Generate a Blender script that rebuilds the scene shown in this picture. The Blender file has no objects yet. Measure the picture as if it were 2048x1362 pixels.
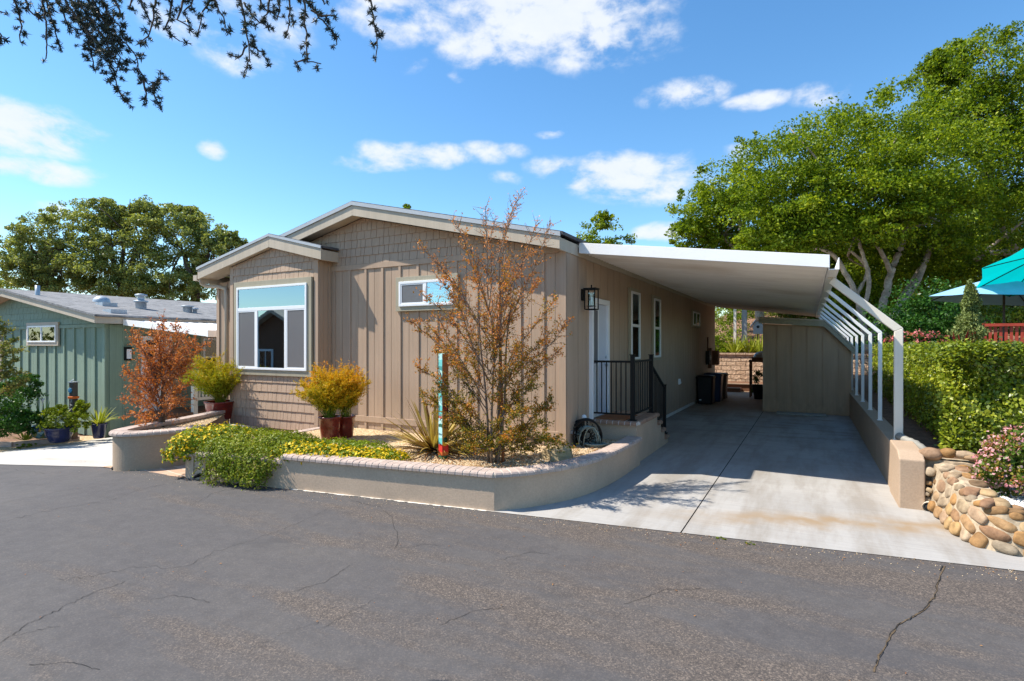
import bpy, bmesh, math, random
import numpy as np
from mathutils import Vector, Matrix
C = bpy.context.scene.collection
PI = math.pi
random.seed(7)
RNG = np.random.default_rng(7)
# ---------------------------------------------------------------- camera model (metres; X along the house front, Y into the lot)
F, CX, HY, YAW, EYE = 1100.0, 1024.0, 688.0, math.radians(28.37), 2.0
cY, sY = math.cos(YAW), math.sin(YAW)
def ray(x, y):
    u = (x-CX)/F
    return Vector((u*cY-sY, u*sY+cY, (HY-y)/F))
def at(x, y, d): return Vector((0, 0, EYE))+ray(x, y)*d
def onY(x, y, Y): r = ray(x, y); return Vector((0, 0, EYE))+r*(Y/r.y)
def onX(x, y, X): r = ray(x, y); return Vector((0, 0, EYE))+r*(X/r.x)
def onZ(x, y, Z): r = ray(x, y); return Vector((0, 0, EYE))+r*((Z-EYE)/r.z)
def lerp(a, b, t): return a+(b-a)*t
def gz(X): return -0.0714*(-9.5-X) if -16.5 < X < -9.5 else (0.0 if X >= -9.5 else -0.5)
# ---------------------------------------------------------------- mesh builder
class MB:
    def __init__(s): s.v = []; s.f = []; s.sm = []
    def add(s, vs, fs, smooth=False):
        o = len(s.v); s.v += [tuple(v) for v in vs]
        for f in fs: s.f.append([i+o for i in f]); s.sm.append(smooth)
    def box(s, x0, x1, y0, y1, z0, z1):
        x0, x1 = sorted((x0, x1)); y0, y1 = sorted((y0, y1)); z0, z1 = sorted((z0, z1))
        s.add([(x0,y0,z0),(x1,y0,z0),(x1,y1,z0),(x0,y1,z0),(x0,y0,z1),(x1,y0,z1),(x1,y1,z1),(x0,y1,z1)],
              [(3,2,1,0),(4,5,6,7),(0,1,5,4),(1,2,6,5),(2,3,7,6),(3,0,4,7)])
    def obox(s, c, a, b, n):   # centre, three half-axes
        c, a, b, n = Vector(c), Vector(a), Vector(b), Vector(n)
        P = [c+sa*a+sb*b+sn*n for sn in (-1,1) for sb in (-1,1) for sa in (-1,1)]
        s.add(P, [(0,2,3,1),(4,5,7,6),(0,1,5,4),(1,3,7,5),(3,2,6,7),(2,0,4,6)])
    def prism(s, poly, fn, t0, t1):
        n = len(poly)
        P = [fn(p, t0) for p in poly]+[fn(p, t1) for p in poly]
        s.add(P, [list(range(n))[::-1], list(range(n, 2*n))]+[(i,(i+1)%n,n+(i+1)%n,n+i) for i in range(n)])
    def prism_y(s, poly, y0, y1): s.prism(poly, lambda p, t: (p[0], t, p[1]), y0, y1)
    def prism_x(s, poly, x0, x1): s.prism(poly, lambda p, t: (t, p[0], p[1]), x0, x1)
    def prism_z(s, poly, z0, z1): s.prism(poly, lambda p, t: (p[0], p[1], t), z0, z1)
    def quad(s, *p): s.add(p, [list(range(len(p)))])
    def tube(s, pts, rad, n=7, cap=True):
        pts = [Vector(p) for p in pts]
        if not hasattr(rad, '__len__'): rad = [rad]*len(pts)
        ref = Vector((0.31, 0.17, 0.93)).normalized(); V = []
        for i, p in enumerate(pts):
            d = (pts[min(i+1, len(pts)-1)]-pts[max(i-1, 0)])
            if d.length < 1e-7: d = Vector((0,0,1))
            d.normalize(); a = ref.cross(d)
            if a.length < .1: a = Vector((1,0,0)).cross(d)
            a.normalize(); b = d.cross(a)
            V += [p+(a*math.cos(2*PI*k/n)+b*math.sin(2*PI*k/n))*rad[i] for k in range(n)]
        Fs = [(i*n+k, i*n+(k+1)%n, (i+1)*n+(k+1)%n, (i+1)*n+k) for i in range(len(pts)-1) for k in range(n)]
        if cap: Fs += [list(range(n))[::-1], list(range((len(pts)-1)*n, len(pts)*n))]
        s.add(V, Fs, True)
    def bar(s, p, q, w, h, up=(0,0,1)):
        p, q = Vector(p), Vector(q); d = q-p; L = d.length; d.normalize()
        a = d.cross(Vector(up))
        if a.length < 1e-4: a = d.cross(Vector((0,1,0)))
        a.normalize(); b = a.cross(d)
        s.obox((p+q)/2, d*(L/2), a*(w/2), b*(h/2))
    def lathe(s, c, prof, n=20, sq=1.0):
        c = Vector(c); V = []
        for r, z in prof: V += [c+Vector((r*math.cos(2*PI*k/n), sq*r*math.sin(2*PI*k/n), z)) for k in range(n)]
        Fs = [(i*n+k, i*n+(k+1)%n, (i+1)*n+(k+1)%n, (i+1)*n+k) for i in range(len(prof)-1) for k in range(n)]
        s.add(V, Fs, True)
    def ball(s, c, r, n=10, m=7, noise=0.0, rot=None, flat=False, pw=1.0):
        c = Vector(c); r = r if hasattr(r, '__len__') else (r, r, r); V = []; ph = [random.uniform(0, 6.28) for _ in range(6)]
        for i in range(m+1):
            th = PI*i/m
            for k in range(n):
                f = 2*PI*k/n; d = Vector((math.sin(th)*math.cos(f), math.sin(th)*math.sin(f), math.cos(th)))
                w = 1+noise*(math.sin(3*d.x+ph[0])+math.sin(3*d.y+ph[1])+math.sin(4*d.z+ph[2])+.6*math.sin(7*d.x+ph[3]+3*d.z))
                if pw != 1: d = Vector([math.copysign(abs(q)**pw, q) for q in d])
                p = Vector((d.x*r[0], d.y*r[1], d.z*r[2]))*w
                if rot is not None: p = rot @ p
                V.append(c+p)
        s.add(V, [(i*n+k, (i+1)*n+k, (i+1)*n+(k+1)%n, i*n+(k+1)%n) for i in range(m) for k in range(n)], not flat)
    def mesh(s, name):
        me = bpy.data.meshes.new(name); me.from_pydata(s.v, [], s.f)
        me.polygons.foreach_set('use_smooth', s.sm)
        b = bmesh.new(); b.from_mesh(me); bmesh.ops.recalc_face_normals(b, faces=b.faces); b.to_mesh(me); b.free()
        return me
def link(name, me, m, parent=None, bevel=0):
    o = bpy.data.objects.new(name, me); C.objects.link(o)
    if m is not None: me.materials.append(m)
    if bevel:
        md = o.modifiers.new('bevel', 'BEVEL'); md.width = bevel; md.segments = 2; md.limit_method = 'ANGLE'; md.angle_limit = math.radians(40)
    if parent is not None:
        o.parent = parent; o.matrix_parent_inverse = parent.matrix_basis.inverted() if parent.parent is None else Matrix.Identity(4)
    return o
def part(name, mb, m, parent=None, bevel=0, label=None):
    o = link(name, mb.mesh(name), m, parent, bevel)
    if label: o['label'] = label
    return o
def thing(name, label, cat, loc=(0,0,0), group=None):
    o = bpy.data.objects.new(name, None); C.objects.link(o); o.location = loc; o.empty_display_size = .1
    o.matrix_basis = Matrix.Translation(loc)
    o['label'] = label; o['category'] = cat
    if group: o['group'] = group
    return o
def tag(o, label, cat, group=None):
    o['label'] = label; o['category'] = cat
    if group: o['group'] = group
    return o
def struct(name, mb, m, kind='structure', bevel=0):
    o = link(name, mb.mesh(name) if isinstance(mb, MB) else mb, m, None, bevel); o['kind'] = kind
    return o
# ---------------------------------------------------------------- materials
def sl(r, g, b):  # sRGB 0-255 -> linear
    f = lambda c: c/12.92 if c <= .04045 else ((c+.055)/1.055)**2.4
    return (f(r/255), f(g/255), f(b/255), 1)
class NT:
    def __init__(s, name):
        s.m = bpy.data.materials.new(name); s.m.use_nodes = True; s.t = s.m.node_tree; s.n = s.t.nodes
        s.b = s.n['Principled BSDF']; s.out = s.n['Material Output']
    def node(s, typ, **kw):
        n = s.n.new(typ)
        for k, v in kw.items():
            if k.startswith('i_'): n.inputs[k[2:].replace('_', ' ')].default_value = v
            else: setattr(n, k, v)
        return n
    def l(s, a, b): s.t.links.new(a, b)
    def coord(s, scale=(1,1,1), rot=(0,0,0)):
        tc = s.node('ShaderNodeTexCoord'); mp = s.node('ShaderNodeMapping')
        mp.inputs['Scale'].default_value = scale; mp.inputs['Rotation'].default_value = rot
        s.l(tc.outputs['Object'], mp.inputs['Vector']); return mp.outputs['Vector']
    def noise(s, vec, scale, detail=4, rough=.55):
        n = s.node('ShaderNodeTexNoise'); n.inputs['Scale'].default_value = scale; n.inputs['Detail'].default_value = detail
        n.inputs['Roughness'].default_value = rough
        if vec is not None: s.l(vec, n.inputs['Vector'])
        return n.outputs['Fac']
    def ramp(s, fac, stops, interp='LINEAR'):
        r = s.node('ShaderNodeValToRGB'); cr = r.color_ramp; cr.interpolation = interp
        while len(cr.elements) < len(stops): cr.elements.new(.5)
        for e, (p, c) in zip(cr.elements, stops): e.position = p; e.color = c if len(c) == 4 else (*c, 1)
        s.l(fac, r.inputs['Fac']); return r.outputs['Color']
    def mix(s, fac, a, b, mode='MIX'):
        n = s.node('ShaderNodeMix', data_type='RGBA', blend_type=mode)
        for v, i in ((fac, 0), (a, 6), (b, 7)):
            if hasattr(v, 'links'): s.l(v, n.inputs[i])
            else: n.inputs[i].default_value = v
        return n.outputs[2]
    def math(s, op, a, b=None, c=None):
        n = s.node('ShaderNodeMath', operation=op)
        for i, v in enumerate((a, b, c)):
            if v is None: continue
            if hasattr(v, 'links'): s.l(v, n.inputs[i])
            else: n.inputs[i].default_value = v
        return n.outputs[0]
    def bump(s, h, strength=.3, dist=.01):
        b = s.node('ShaderNodeBump'); b.inputs['Strength'].default_value = strength; b.inputs['Distance'].default_value = dist
        s.l(h, b.inputs['Height']); s.l(b.outputs['Normal'], s.b.inputs['Normal'])
    def col(s, c):
        if hasattr(c, 'links'): s.l(c, s.b.inputs['Base Color'])
        else: s.b.inputs['Base Color'].default_value = c
    def set(s, rough=.6, metal=0, spec=.5):
        s.b.inputs['Roughness'].default_value = rough; s.b.inputs['Metallic'].default_value = metal
        s.b.inputs['Specular IOR Level'].default_value = spec
def sc(c, k): return (c[0]*k, c[1]*k, c[2]*k, 1)
def mat(name, c, rough=.6, var=.12, scale=3.0, bump=0, bscale=80, metal=0, stretch=(1,1,1), spec=.4, fine=.0):
    t = NT(name); v = t.coord(stretch); f = t.noise(v, scale, 5, .6)
    col = t.ramp(f, [(.3, sc(c, 1-var)), (.7, sc(c, 1+var))])
    if fine: col = t.mix(t.noise(v, bscale, 2), col, sc(c, 1-fine)) if False else t.mix(1.0, col, t.ramp(t.noise(v, bscale, 3), [(.35, (1-fine,)*3), (.65, (1+fine,)*3)]), 'MULTIPLY')
    t.col(col); t.set(rough, metal, spec)
    if bump: t.bump(t.noise(v, bscale, 4, .6), bump, .01)
    return t.m
def leafmat(name, stops, trans=.3, rough=.45, zr=None, spec=.2, gloss=1):
    """colour per leaf; zr=(z0,z1,k): how far the leaf colour follows the height on the plant (new growth at the top)"""
    t = NT(name); g = t.node('ShaderNodeNewGeometry'); fac = g.outputs['Random Per Island']
    if zr:
        tc = t.node('ShaderNodeTexCoord'); sp = t.node('ShaderNodeSeparateXYZ'); t.l(tc.outputs['Object'], sp.inputs[0])
        n = t.noise(tc.outputs['Object'], 2.6, 3)
        zz = t.math('MULTIPLY_ADD', sp.outputs[2], 1/(zr[1]-zr[0]), -zr[0]/(zr[1]-zr[0]))
        zz = t.math('ADD', zz, t.math('MULTIPLY_ADD', n, 1.5, -.75))
        fac = t.math('ADD', t.math('MULTIPLY', fac, 1-zr[2]), t.math('MULTIPLY', zz, zr[2]))
    else:
        n = t.noise(t.coord(), .9, 3)
        fac = t.math('ADD', t.math('MULTIPLY', fac, .62), t.math('MULTIPLY_ADD', n, 1.1, -.36))
    col = t.ramp(fac, stops); t.col(col); t.set(rough, 0, spec)
    tr = t.node('ShaderNodeBsdfTranslucent'); t.l(t.mix(1.0, col, (1.25, 1.2, .55, 1), 'MULTIPLY'), tr.inputs['Color'])
    mx = t.node('ShaderNodeMixShader'); mx.inputs[0].default_value = trans
    t.l(t.b.outputs[0], mx.inputs[1]); t.l(tr.outputs[0], mx.inputs[2]); t.l(mx.outputs[0], t.out.inputs['Surface'])
    return t.m
# ---------------------------------------------------------------- foliage
def unit(n, rng):
    v = rng.normal(size=(n, 3)); return v/np.linalg.norm(v, axis=1, keepdims=True)
def leafmesh(name, P, size, rng=RNG, up=.3, asp=.55, fold=.12, axis=None, out=None, jit=.5):
    P = np.asarray(P, float).reshape(-1, 3); n = len(P)
    N = unit(n, rng)+np.array([0, 0, up])
    if out is not None: N = N+out
    N /= np.linalg.norm(N, axis=1, keepdims=True)
    if axis is None: T = unit(n, rng)
    else: T = np.asarray(axis)+unit(n, rng)*jit
    T = T-N*(T*N).sum(1, keepdims=True); T /= np.linalg.norm(T, axis=1, keepdims=True)+1e-9
    B = np.cross(N, T); L = (np.asarray(size)*rng.uniform(.65, 1.35, n))[:, None]
    V = np.empty((n, 4, 3))
    V[:, 0] = P-T*L/2; V[:, 2] = P+T*L/2
    V[:, 1] = P+B*L*asp/2+N*L*fold-T*L*.08; V[:, 3] = P-B*L*asp/2+N*L*fold-T*L*.08
    me = bpy.data.meshes.new(name); me.vertices.add(4*n); me.vertices.foreach_set('co', V.ravel())
    me.loops.add(4*n); me.loops.foreach_set('vertex_index', np.arange(4*n, dtype=np.int32))
    me.polygons.add(n); me.polygons.foreach_set('loop_start', np.arange(0, 4*n, 4, dtype=np.int32))
    me.update(calc_edges=True); me.validate(); return me
def leafpart(name, P, size, m, parent, **kw): return link(name, leafmesh(name, P, size, **kw), m, parent)
def clumps(blobs, per, nl, rng=RNG, sub=.36, flat=.7, shell=.55):
    """blobs: (centre, radius) -> points in many small sub-clumps spread through each blob"""
    out = []
    for c, r in blobs:
        rr = np.array(r if hasattr(r, '__len__') else (r, r, r*.85)); c = np.array(c)
        k = max(3, int(per)); d = unit(k, rng); q = rng.uniform(shell**3, 1, k)**(1/3)
        cc = c+d*rr*q[:, None]
        for p in cc:
            m = int(nl*rng.uniform(.55, 1.45)); s = sub*rr*rng.uniform(.6, 1.25)
            g = unit(m, rng)*(rng.uniform(.05, 1, m)**.45)[:, None]
            out.append(p+g*s*np.array([1, 1, flat]))
    return np.concatenate(out)
def curve(p, q, sag=0.0, n=6, wob=.04, rng=random):
    p, q = Vector(p), Vector(q); L = (q-p).length; pts = []
    ph = [rng.uniform(-1, 1) for _ in range(6)]
    for i in range(n+1):
        t = i/n; w = math.sin(PI*t)*L*wob
        pts.append(p.lerp(q, t)+Vector((ph[0]*w+ph[3]*w*math.sin(6*t), ph[1]*w+ph[4]*w*math.sin(5*t+1), sag*L*math.sin(PI*t)+ph[2]*w*.5)))
    return pts
def text_mesh(body, size, ext=.002):
    cu = bpy.data.curves.new('lettering', 'FONT'); cu.body = body; cu.size = size; cu.extrude = ext; cu.align_x = 'LEFT'; cu.align_y = 'CENTER'
    ob = bpy.data.objects.new('lettering_source', cu); C.objects.link(ob)
    dg = bpy.context.evaluated_depsgraph_get(); me = bpy.data.meshes.new_from_object(ob.evaluated_get(dg))
    bpy.data.objects.remove(ob); bpy.data.curves.remove(cu); return me
# ================================================================= camera, sun, sky
sc_ = bpy.context.scene
cam = bpy.data.objects.new('camera', bpy.data.cameras.new('camera')); C.objects.link(cam)
cam.location = (0, 0, EYE); cam.rotation_euler = (PI/2, 0, YAW)
cam.data.sensor_width = 36; cam.data.lens = F/2048*36; cam.data.shift_y = (HY-681)/2048; cam.data.clip_end = 3000; cam.data.clip_start = .05
sc_.camera = cam
SUN = Vector((2.1, 1.0, -3.1)).normalized()      # direction the light travels
sl_ = bpy.data.lights.new('sun', 'SUN'); sl_.energy = 5.0; sl_.angle = math.radians(.53); sl_.color = (1, .925, .81)
so = bpy.data.objects.new('sun', sl_); C.objects.link(so); so.rotation_euler = SUN.to_track_quat('-Z', 'Y').to_euler(); so.location = (-20, -10, 30)
w = bpy.data.worlds.new('World'); sc_.world = w; w.use_nodes = True
wt = w.node_tree; wn = wt.nodes; bg = wn['Background']
sky = wn.new('ShaderNodeTexSky'); sky.sky_type = 'NISHITA'; sky.sun_disc = False
sky.sun_elevation = math.asin(-SUN.z); sky.sun_rotation = math.atan2(-SUN.x, -SUN.y)
sky.air_density = 1.0; sky.dust_density = .25; sky.ozone_density = 2.2
def wm(op, a, b=None, c=None, clamp=False):
    n = wn.new('ShaderNodeMath'); n.operation = op; n.use_clamp = clamp
    for i, v in enumerate((a, b, c)):
        if v is None: continue
        if hasattr(v, 'links'): wt.links.new(v, n.inputs[i])
        else: n.inputs[i].default_value = v
    return n.outputs[0]
tc = wn.new('ShaderNodeTexCoord'); sp = wn.new('ShaderNodeSeparateXYZ'); wt.links.new(tc.outputs['Generated'], sp.inputs[0])
azim = wm('ARCTAN2', sp.outputs[0], sp.outputs[1]); elev = wm('ARCSINE', sp.outputs[2])
cmb = wn.new('ShaderNodeCombineXYZ'); wt.links.new(azim, cmb.inputs[0]); wt.links.new(wm('MULTIPLY', elev, 1.7), cmb.inputs[1])
def wnoise(scale, det, rough, off):
    n = wn.new('ShaderNodeTexNoise'); n.inputs['Scale'].default_value = scale; n.inputs['Detail'].default_value = det; n.inputs['Roughness'].default_value = rough
    n.inputs['Distortion'].default_value = .25
    m = wn.new('ShaderNodeMapping'); m.inputs['Location'].default_value = off; wt.links.new(cmb.outputs[0], m.inputs[0]); wt.links.new(m.outputs[0], n.inputs['Vector'])
    return n.outputs['Fac']
fb = wnoise(9, 9, .58, (3.1, 1.7, 0)); fb2 = wnoise(26, 6, .6, (0, 4, 2))
dist_ = wm('MULTIPLY_ADD', wnoise(5.0, 3, .5, (7, 2, 1)), .16, -.08)
# sky clouds: direction, half-width, half-height (given where they stand in the view), opacity
CL = [(800,40,120,42,.75),(985,95,90,42,.9),(1110,25,190,62,1),(1200,85,130,45,.9),(960,20,150,35,.8),(1290,85,60,22,.6),
      (75,255,115,44,1.0),(20,275,70,34,.8),(85,342,95,20,.85),(10,330,40,16,.8),(95,420,36,14,.5),(10,462,26,16,.45),
      (433,298,26,18,.7),(607,322,18,10,.35),(830,312,90,24,.85),(735,325,55,11,.6),(960,310,44,20,.6),(1020,302,34,13,.5),
      (1230,345,95,34,.95),(1130,330,62,18,.75),(1300,375,110,26,.8),(1365,335,40,26,.6),(1010,362,36,13,.65),(1092,273,24,7,.6),
      (1370,190,72,26,.9),(1505,207,60,15,.7),(1645,188,62,21,.8),(1470,305,46,20,.45),(1320,468,48,18,.8),(470,110,66,40,.6),
      (395,55,110,34,.55),(505,25,100,36,.5),(320,20,60,26,.35),(830,128,20,14,.4),(918,152,20,12,.35),(1200,140,70,14,.3),(560,60,60,40,.4)]
tot = None
for x, y, rx, ry, op in CL:
    d = ray(x, y).normalized(); d2 = ray(x+rx, y).normalized(); a0 = math.atan2(d.x, d.y); e0 = math.asin(d.z)
    ra = abs(math.atan2(d2.x, d2.y)-a0)*1.6; re = abs(math.asin(ray(x, y-ry).normalized().z)-e0)*1.65
    ux = wm('MULTIPLY', wm('ADD', wm('SUBTRACT', azim, a0), wm('MULTIPLY', dist_, .5)), 1/ra)
    uy = wm('MULTIPLY', wm('ADD', wm('SUBTRACT', elev, e0), wm('MULTIPLY', dist_, .25)), 1/re)
    q = wm('ADD', wm('MULTIPLY', ux, ux), wm('MULTIPLY', uy, uy))
    m = wm('MULTIPLY', wm('SUBTRACT', 1.0, q, clamp=True), op)
    tot = m if tot is None else wm('MAXIMUM', tot, m)
den = wm('MULTIPLY_ADD', fb, 4.6, -2.35); den = wm('ADD', den, wm('MULTIPLY_ADD', fb2, 1.9, -.95))
den = wm('ADD', wm('MULTIPLY', tot, 1.25), wm('MULTIPLY', den, wm('MULTIPLY_ADD', tot, .75, .22)))
sm = wn.new('ShaderNodeMapRange'); sm.interpolation_type = 'SMOOTHSTEP'; sm.inputs[1].default_value = .18; sm.inputs[2].default_value = 1.25
wt.links.new(den, sm.inputs[0])
hs = wn.new('ShaderNodeHueSaturation'); hs.inputs['Saturation'].default_value = 1.22; hs.inputs['Hue'].default_value = .5; hs.inputs['Value'].default_value = 1.0
wt.links.new(sky.outputs[0], hs.inputs['Color'])
gm = wn.new('ShaderNodeMix'); gm.data_type = 'RGBA'; gm.blend_type = 'MULTIPLY'; gm.inputs[0].default_value = 1; wt.links.new(hs.outputs[0], gm.inputs[6]); gm.inputs[7].default_value = (1.08, 1.17, 1.14, 1)
SKY = .126
mx = wn.new('ShaderNodeMix'); mx.data_type = 'RGBA'; wt.links.new(wm('MULTIPLY', sm.outputs[0], .93), mx.inputs[0]); wt.links.new(gm.outputs[2], mx.inputs[6])
cc_ = wn.new('ShaderNodeMix'); cc_.data_type = 'RGBA'; wt.links.new(fb, cc_.inputs[0]); cc_.inputs[6].default_value = (.46/SKY, .52/SKY, .62/SKY, 1); cc_.inputs[7].default_value = (.66/SKY, .67/SKY, .69/SKY, 1)
wt.links.new(cc_.outputs[2], mx.inputs[7]); wt.links.new(mx.outputs[2], bg.inputs['Color']); bg.inputs['Strength'].default_value = SKY
vs = sc_.view_settings; vs.view_transform = 'Standard'; vs.look = 'None'; vs.exposure = 0.70; vs.gamma = 1
sc_.cycles.max_bounces = 8; sc_.cycles.transparent_max_bounces = 12
sc_.cycles.use_denoising = True
# ================================================================= material library
M = {}
def sidingmat(name, c):
    t = NT(name); v = t.coord((1, 1, .12)); f = t.noise(v, 6, 5)
    g = t.noise(t.coord((60, 60, 1.2)), 1.0, 4, .65)
    col = t.mix(1.0, t.ramp(f, [(.3, sc(c, .93)), (.7, sc(c, 1.06))]), t.ramp(g, [(.3, (.92,)*3), (.7, (1.06,)*3)]), 'MULTIPLY')
    d = t.noise(t.coord(), .8, 4); col = t.mix(1.0, col, t.ramp(d, [(.35, (.95, .94, .92)), (.65, (1.03,)*3)]), 'MULTIPLY')
    s_ = t.node('ShaderNodeTexCoord'); z_ = t.node('ShaderNodeSeparateXYZ'); t.l(s_.outputs['Object'], z_.inputs[0])
    lo = t.node('ShaderNodeMapRange'); t.l(z_.outputs[2], lo.inputs[0]); lo.inputs[1].default_value = .75; lo.inputs[2].default_value = .25
    spl = t.math('MULTIPLY', lo.outputs[0], t.ramp(t.noise(t.coord((1, 1, .6)), 5, 6, .7), [(.42, (0,)*3), (.66, (.5,)*3)]))     # splashed dirt
    run = t.ramp(t.noise(t.coord((5, 5, .22)), 1.0, 5, .6), [(.56, (0,)*3), (.74, (.22,)*3)])                                       # old rain runs
    col = t.mix(t.math('MAXIMUM', spl, run), col, sc((c[0]*.62, c[1]*.60, c[2]*.58, 1), 1.0))
    t.col(col); t.set(.72, 0, .25); t.bump(g, .25, .004); return t.m
M['tan'] = sidingmat('tan_siding_paint', (.435, .316, .228, 1))
M['tantrim'] = sidingmat('olive_trim_paint', (.37, .335, .25, 1))
M['fascia'] = sidingmat('taupe_fascia_paint', (.50, .43, .34, 1))
M['green'] = sidingmat('sage_siding_paint', (.225, .305, .235, 1))
M['greenside'] = M['green']
M['shedpaint'] = sidingmat('brown_shed_paint', (.47, .315, .20, 1))
M['white'] = mat('white_vinyl', (.80, .81, .82, 1), .35, .02, 2, spec=.5)
M['alu'] = mat('white_aluminium', (.90, .89, .87, 1), .38, .03, 2, bump=.05, bscale=20)
t = NT('carport_pan'); v = t.coord((1, 7, 1)); f = t.noise(v, 1.2, 4)
t.col(t.mix(t.ramp(t.noise(t.coord((.8, .8, 1)), .7, 4), [(.52, (0,0,0)), (.75, (1,1,1))]), t.ramp(f, [(.3, (.80, .77, .70)), (.7, (.90, .87, .80))]), (.68, .62, .52, 1))); t.set(.4, 0, .45); M['pan'] = t.m
M['cream'] = mat('cream_downspout', (.74, .68, .58, 1), .4, .04, 3)
M['black'] = mat('black_iron', (.010, .009, .008, 1), .6, .1, 20, spec=.25)
M['stucco'] = mat('tan_stucco', (.41, .30, .21, 1), .85, .07, 2.5, bump=.25, bscale=45, fine=.06)
M['stucco2'] = mat('grey_tan_stucco', (.50, .368, .262, 1), .85, .08, 2.5, bump=.22, bscale=45, fine=.06)
M['cap'] = mat('cap_brick', (.44, .345, .295, 1), .8, .22, 9, bump=.3, bscale=60)
M['capstep'] = mat('step_brick', (.33, .20, .135, 1), .8, .2, 9, bump=.3, bscale=60)
M['mortar'] = mat('pale_mortar', (.60, .55, .49, 1), .9, .08, 20, bump=.3)
M['whitebase'] = mat('white_foundation_strip', (.72, .69, .63, 1), .8, .1, 6)
M['pot'] = mat('maroon_glaze', (.16, .020, .012, 1), .16, .3, 5, spec=.6)
M['navy'] = mat('navy_glaze', (.018, .020, .065, 1), .15, .3, 6, spec=.6)
M['rock'] = mat('garden_rock', (.36, .27, .15, 1), .85, .25, 5, bump=.6, bscale=14)
M['soil'] = mat('dark_soil', (.15, .085, .05, 1), .95, .35, 6, bump=.8, bscale=30, fine=.3)
M['bark'] = mat('red_bark_mulch', (.20, .11, .065, 1), .95, .4, 7, bump=.9, bscale=25, fine=.35)
M['trunk'] = mat('pale_oak_bark', (.33, .27, .21, 1), .9, .4, 4, bump=.7, bscale=18, fine=.2)
M['trunkdk'] = mat('dark_bark', (.10, .075, .055, 1), .9, .3, 5, bump=.6, bscale=20)
M['twig'] = mat('red_brown_twig', (.22, .11, .065, 1), .8, .25, 8)
M['stem'] = mat('grey_brown_stem', (.20, .14, .10, 1), .85, .3, 8)
M['stake'] = mat('red_wood_stake', (.36, .13, .05, 1), .8, .2, 8)
M['cork'] = mat('doormat_fibre', (.30, .11, .04, 1), .95, .15, 30, bump=.6, bscale=200)
M['binblack'] = mat('black_plastic', (.006, .006, .008, 1), .45, .2, 6)
M['binblue'] = mat('blue_plastic', (.010, .028, .075, 1), .4, .15, 6)
M['binbrown'] = mat('brown_plastic', (.060, .030, .016, 1), .5, .15, 6)
M['deckwood'] = mat('brown_deck_wood', (.16, .075, .04, 1), .75, .25, 5, stretch=(.3, 4, 4))
M['redwood'] = mat('red_painted_wood', (.42, .055, .03, 1), .6, .18, 6)
M['metal'] = mat('galvanised_metal', (.40, .45, .49, 1), .45, .12, 5, metal=.35)
M['teal'] = mat('teal_canvas', (.0, .40, .46, 1), .8, .05, 3)
M['paleblue'] = mat('faded_blue_canvas', (.22, .42, .60, 1), .8, .08, 3)
M['hose'] = mat('green_grey_hose', (.17, .22, .20, 1), .4, .2, 10)
M['greyplastic'] = mat('grey_plastic', (.30, .31, .31, 1), .5, .1, 10)
M['flexpipe'] = mat('grey_flex_pipe', (.26, .25, .22, 1), .7, .2, 10)
M['dark'] = mat('dark_interior', (.012, .013, .014, 1), .7, .2, 4)
M['dim'] = mat('dim_interior', (.07, .075, .08, 1), .8, .2, 2)
M['blind'] = mat('white_blind', (.70, .74, .76, 1), .6, .04, 4)
M['screen'] = mat('insect_screen', (.15, .145, .15, 1), .9, .08, 30)
def trans(t, shader, fac):
    tr = t.node('ShaderNodeBsdfTransparent'); mx = t.node('ShaderNodeMixShader')
    if hasattr(fac, 'links'): t.l(fac, mx.inputs[0])
    else: mx.inputs[0].default_value = fac
    t.l(tr.outputs[0], mx.inputs[1]); t.l(shader, mx.inputs[2]); t.l(mx.outputs[0], t.out.inputs['Surface'])
def glassmat(name, refl, tint=(.75, .93, 1, 1), body=(.9, .97, .97, 1)):
    t = NT(name); gl = t.node('ShaderNodeBsdfGlossy'); gl.inputs['Roughness'].default_value = .015; gl.inputs['Color'].default_value = tint
    tr = t.node('ShaderNodeBsdfTransparent'); tr.inputs[0].default_value = body
    lw = t.node('ShaderNodeLayerWeight'); lw.inputs[0].default_value = .35
    fac = t.math('MULTIPLY_ADD', lw.outputs['Fresnel'], 1-refl, refl)
    mx = t.node('ShaderNodeMixShader'); t.l(fac, mx.inputs[0]); t.l(tr.outputs[0], mx.inputs[1]); t.l(gl.outputs[0], mx.inputs[2])
    t.l(mx.outputs[0], t.out.inputs['Surface']); return t.m
M['glass'] = glassmat('reflective_glass', .36, (.62, .80, .92, 1))
M['glassdim'] = glassmat('plain_glass', .04, (.9, .97, 1, 1))
t = NT('screen_mesh_fabric'); t.col((.22, .215, .22, 1)); t.set(.9, 0, .2); trans(t, t.b.outputs[0], .62); M['mesh'] = t.m
# asphalt
t = NT('worn_asphalt'); v = t.coord()
def cells(scale):
    vo = t.node('ShaderNodeTexVoronoi'); vo.inputs['Scale'].default_value = scale; t.l(v, vo.inputs['Vector']); q = t.node('ShaderNodeSeparateXYZ'); t.l(vo.outputs['Color'], q.inputs[0]); return q.outputs[0]
ch1, ch2 = cells(95), cells(190); fine = t.noise(v, 90, 3, .8); mid = t.noise(v, 7, 5, .7)
big = t.noise(t.coord((.5, .9, 1), (0, 0, math.radians(-9))), 1.0, 6, .65); pat = t.noise(t.coord((.20, 1.25, 1), (0, 0, math.radians(-11))), 1.25, 5, .6); blot = t.noise(t.coord((.45, 1.1, 1), (0, 0, math.radians(-20))), 1.9, 5, .62)
seal = t.ramp(big, [(.30, (.066, .065, .070)), (.5, (.079, .077, .080)), (.70, (.096, .091, .089))])
agg = t.ramp(ch1, [(0, (.038, .033, .031)), (.45, (.074, .061, .054)), (.72, (.115, .092, .077)), (.88, (.18, .142, .114)), (1, (.28, .225, .178))])
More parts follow.
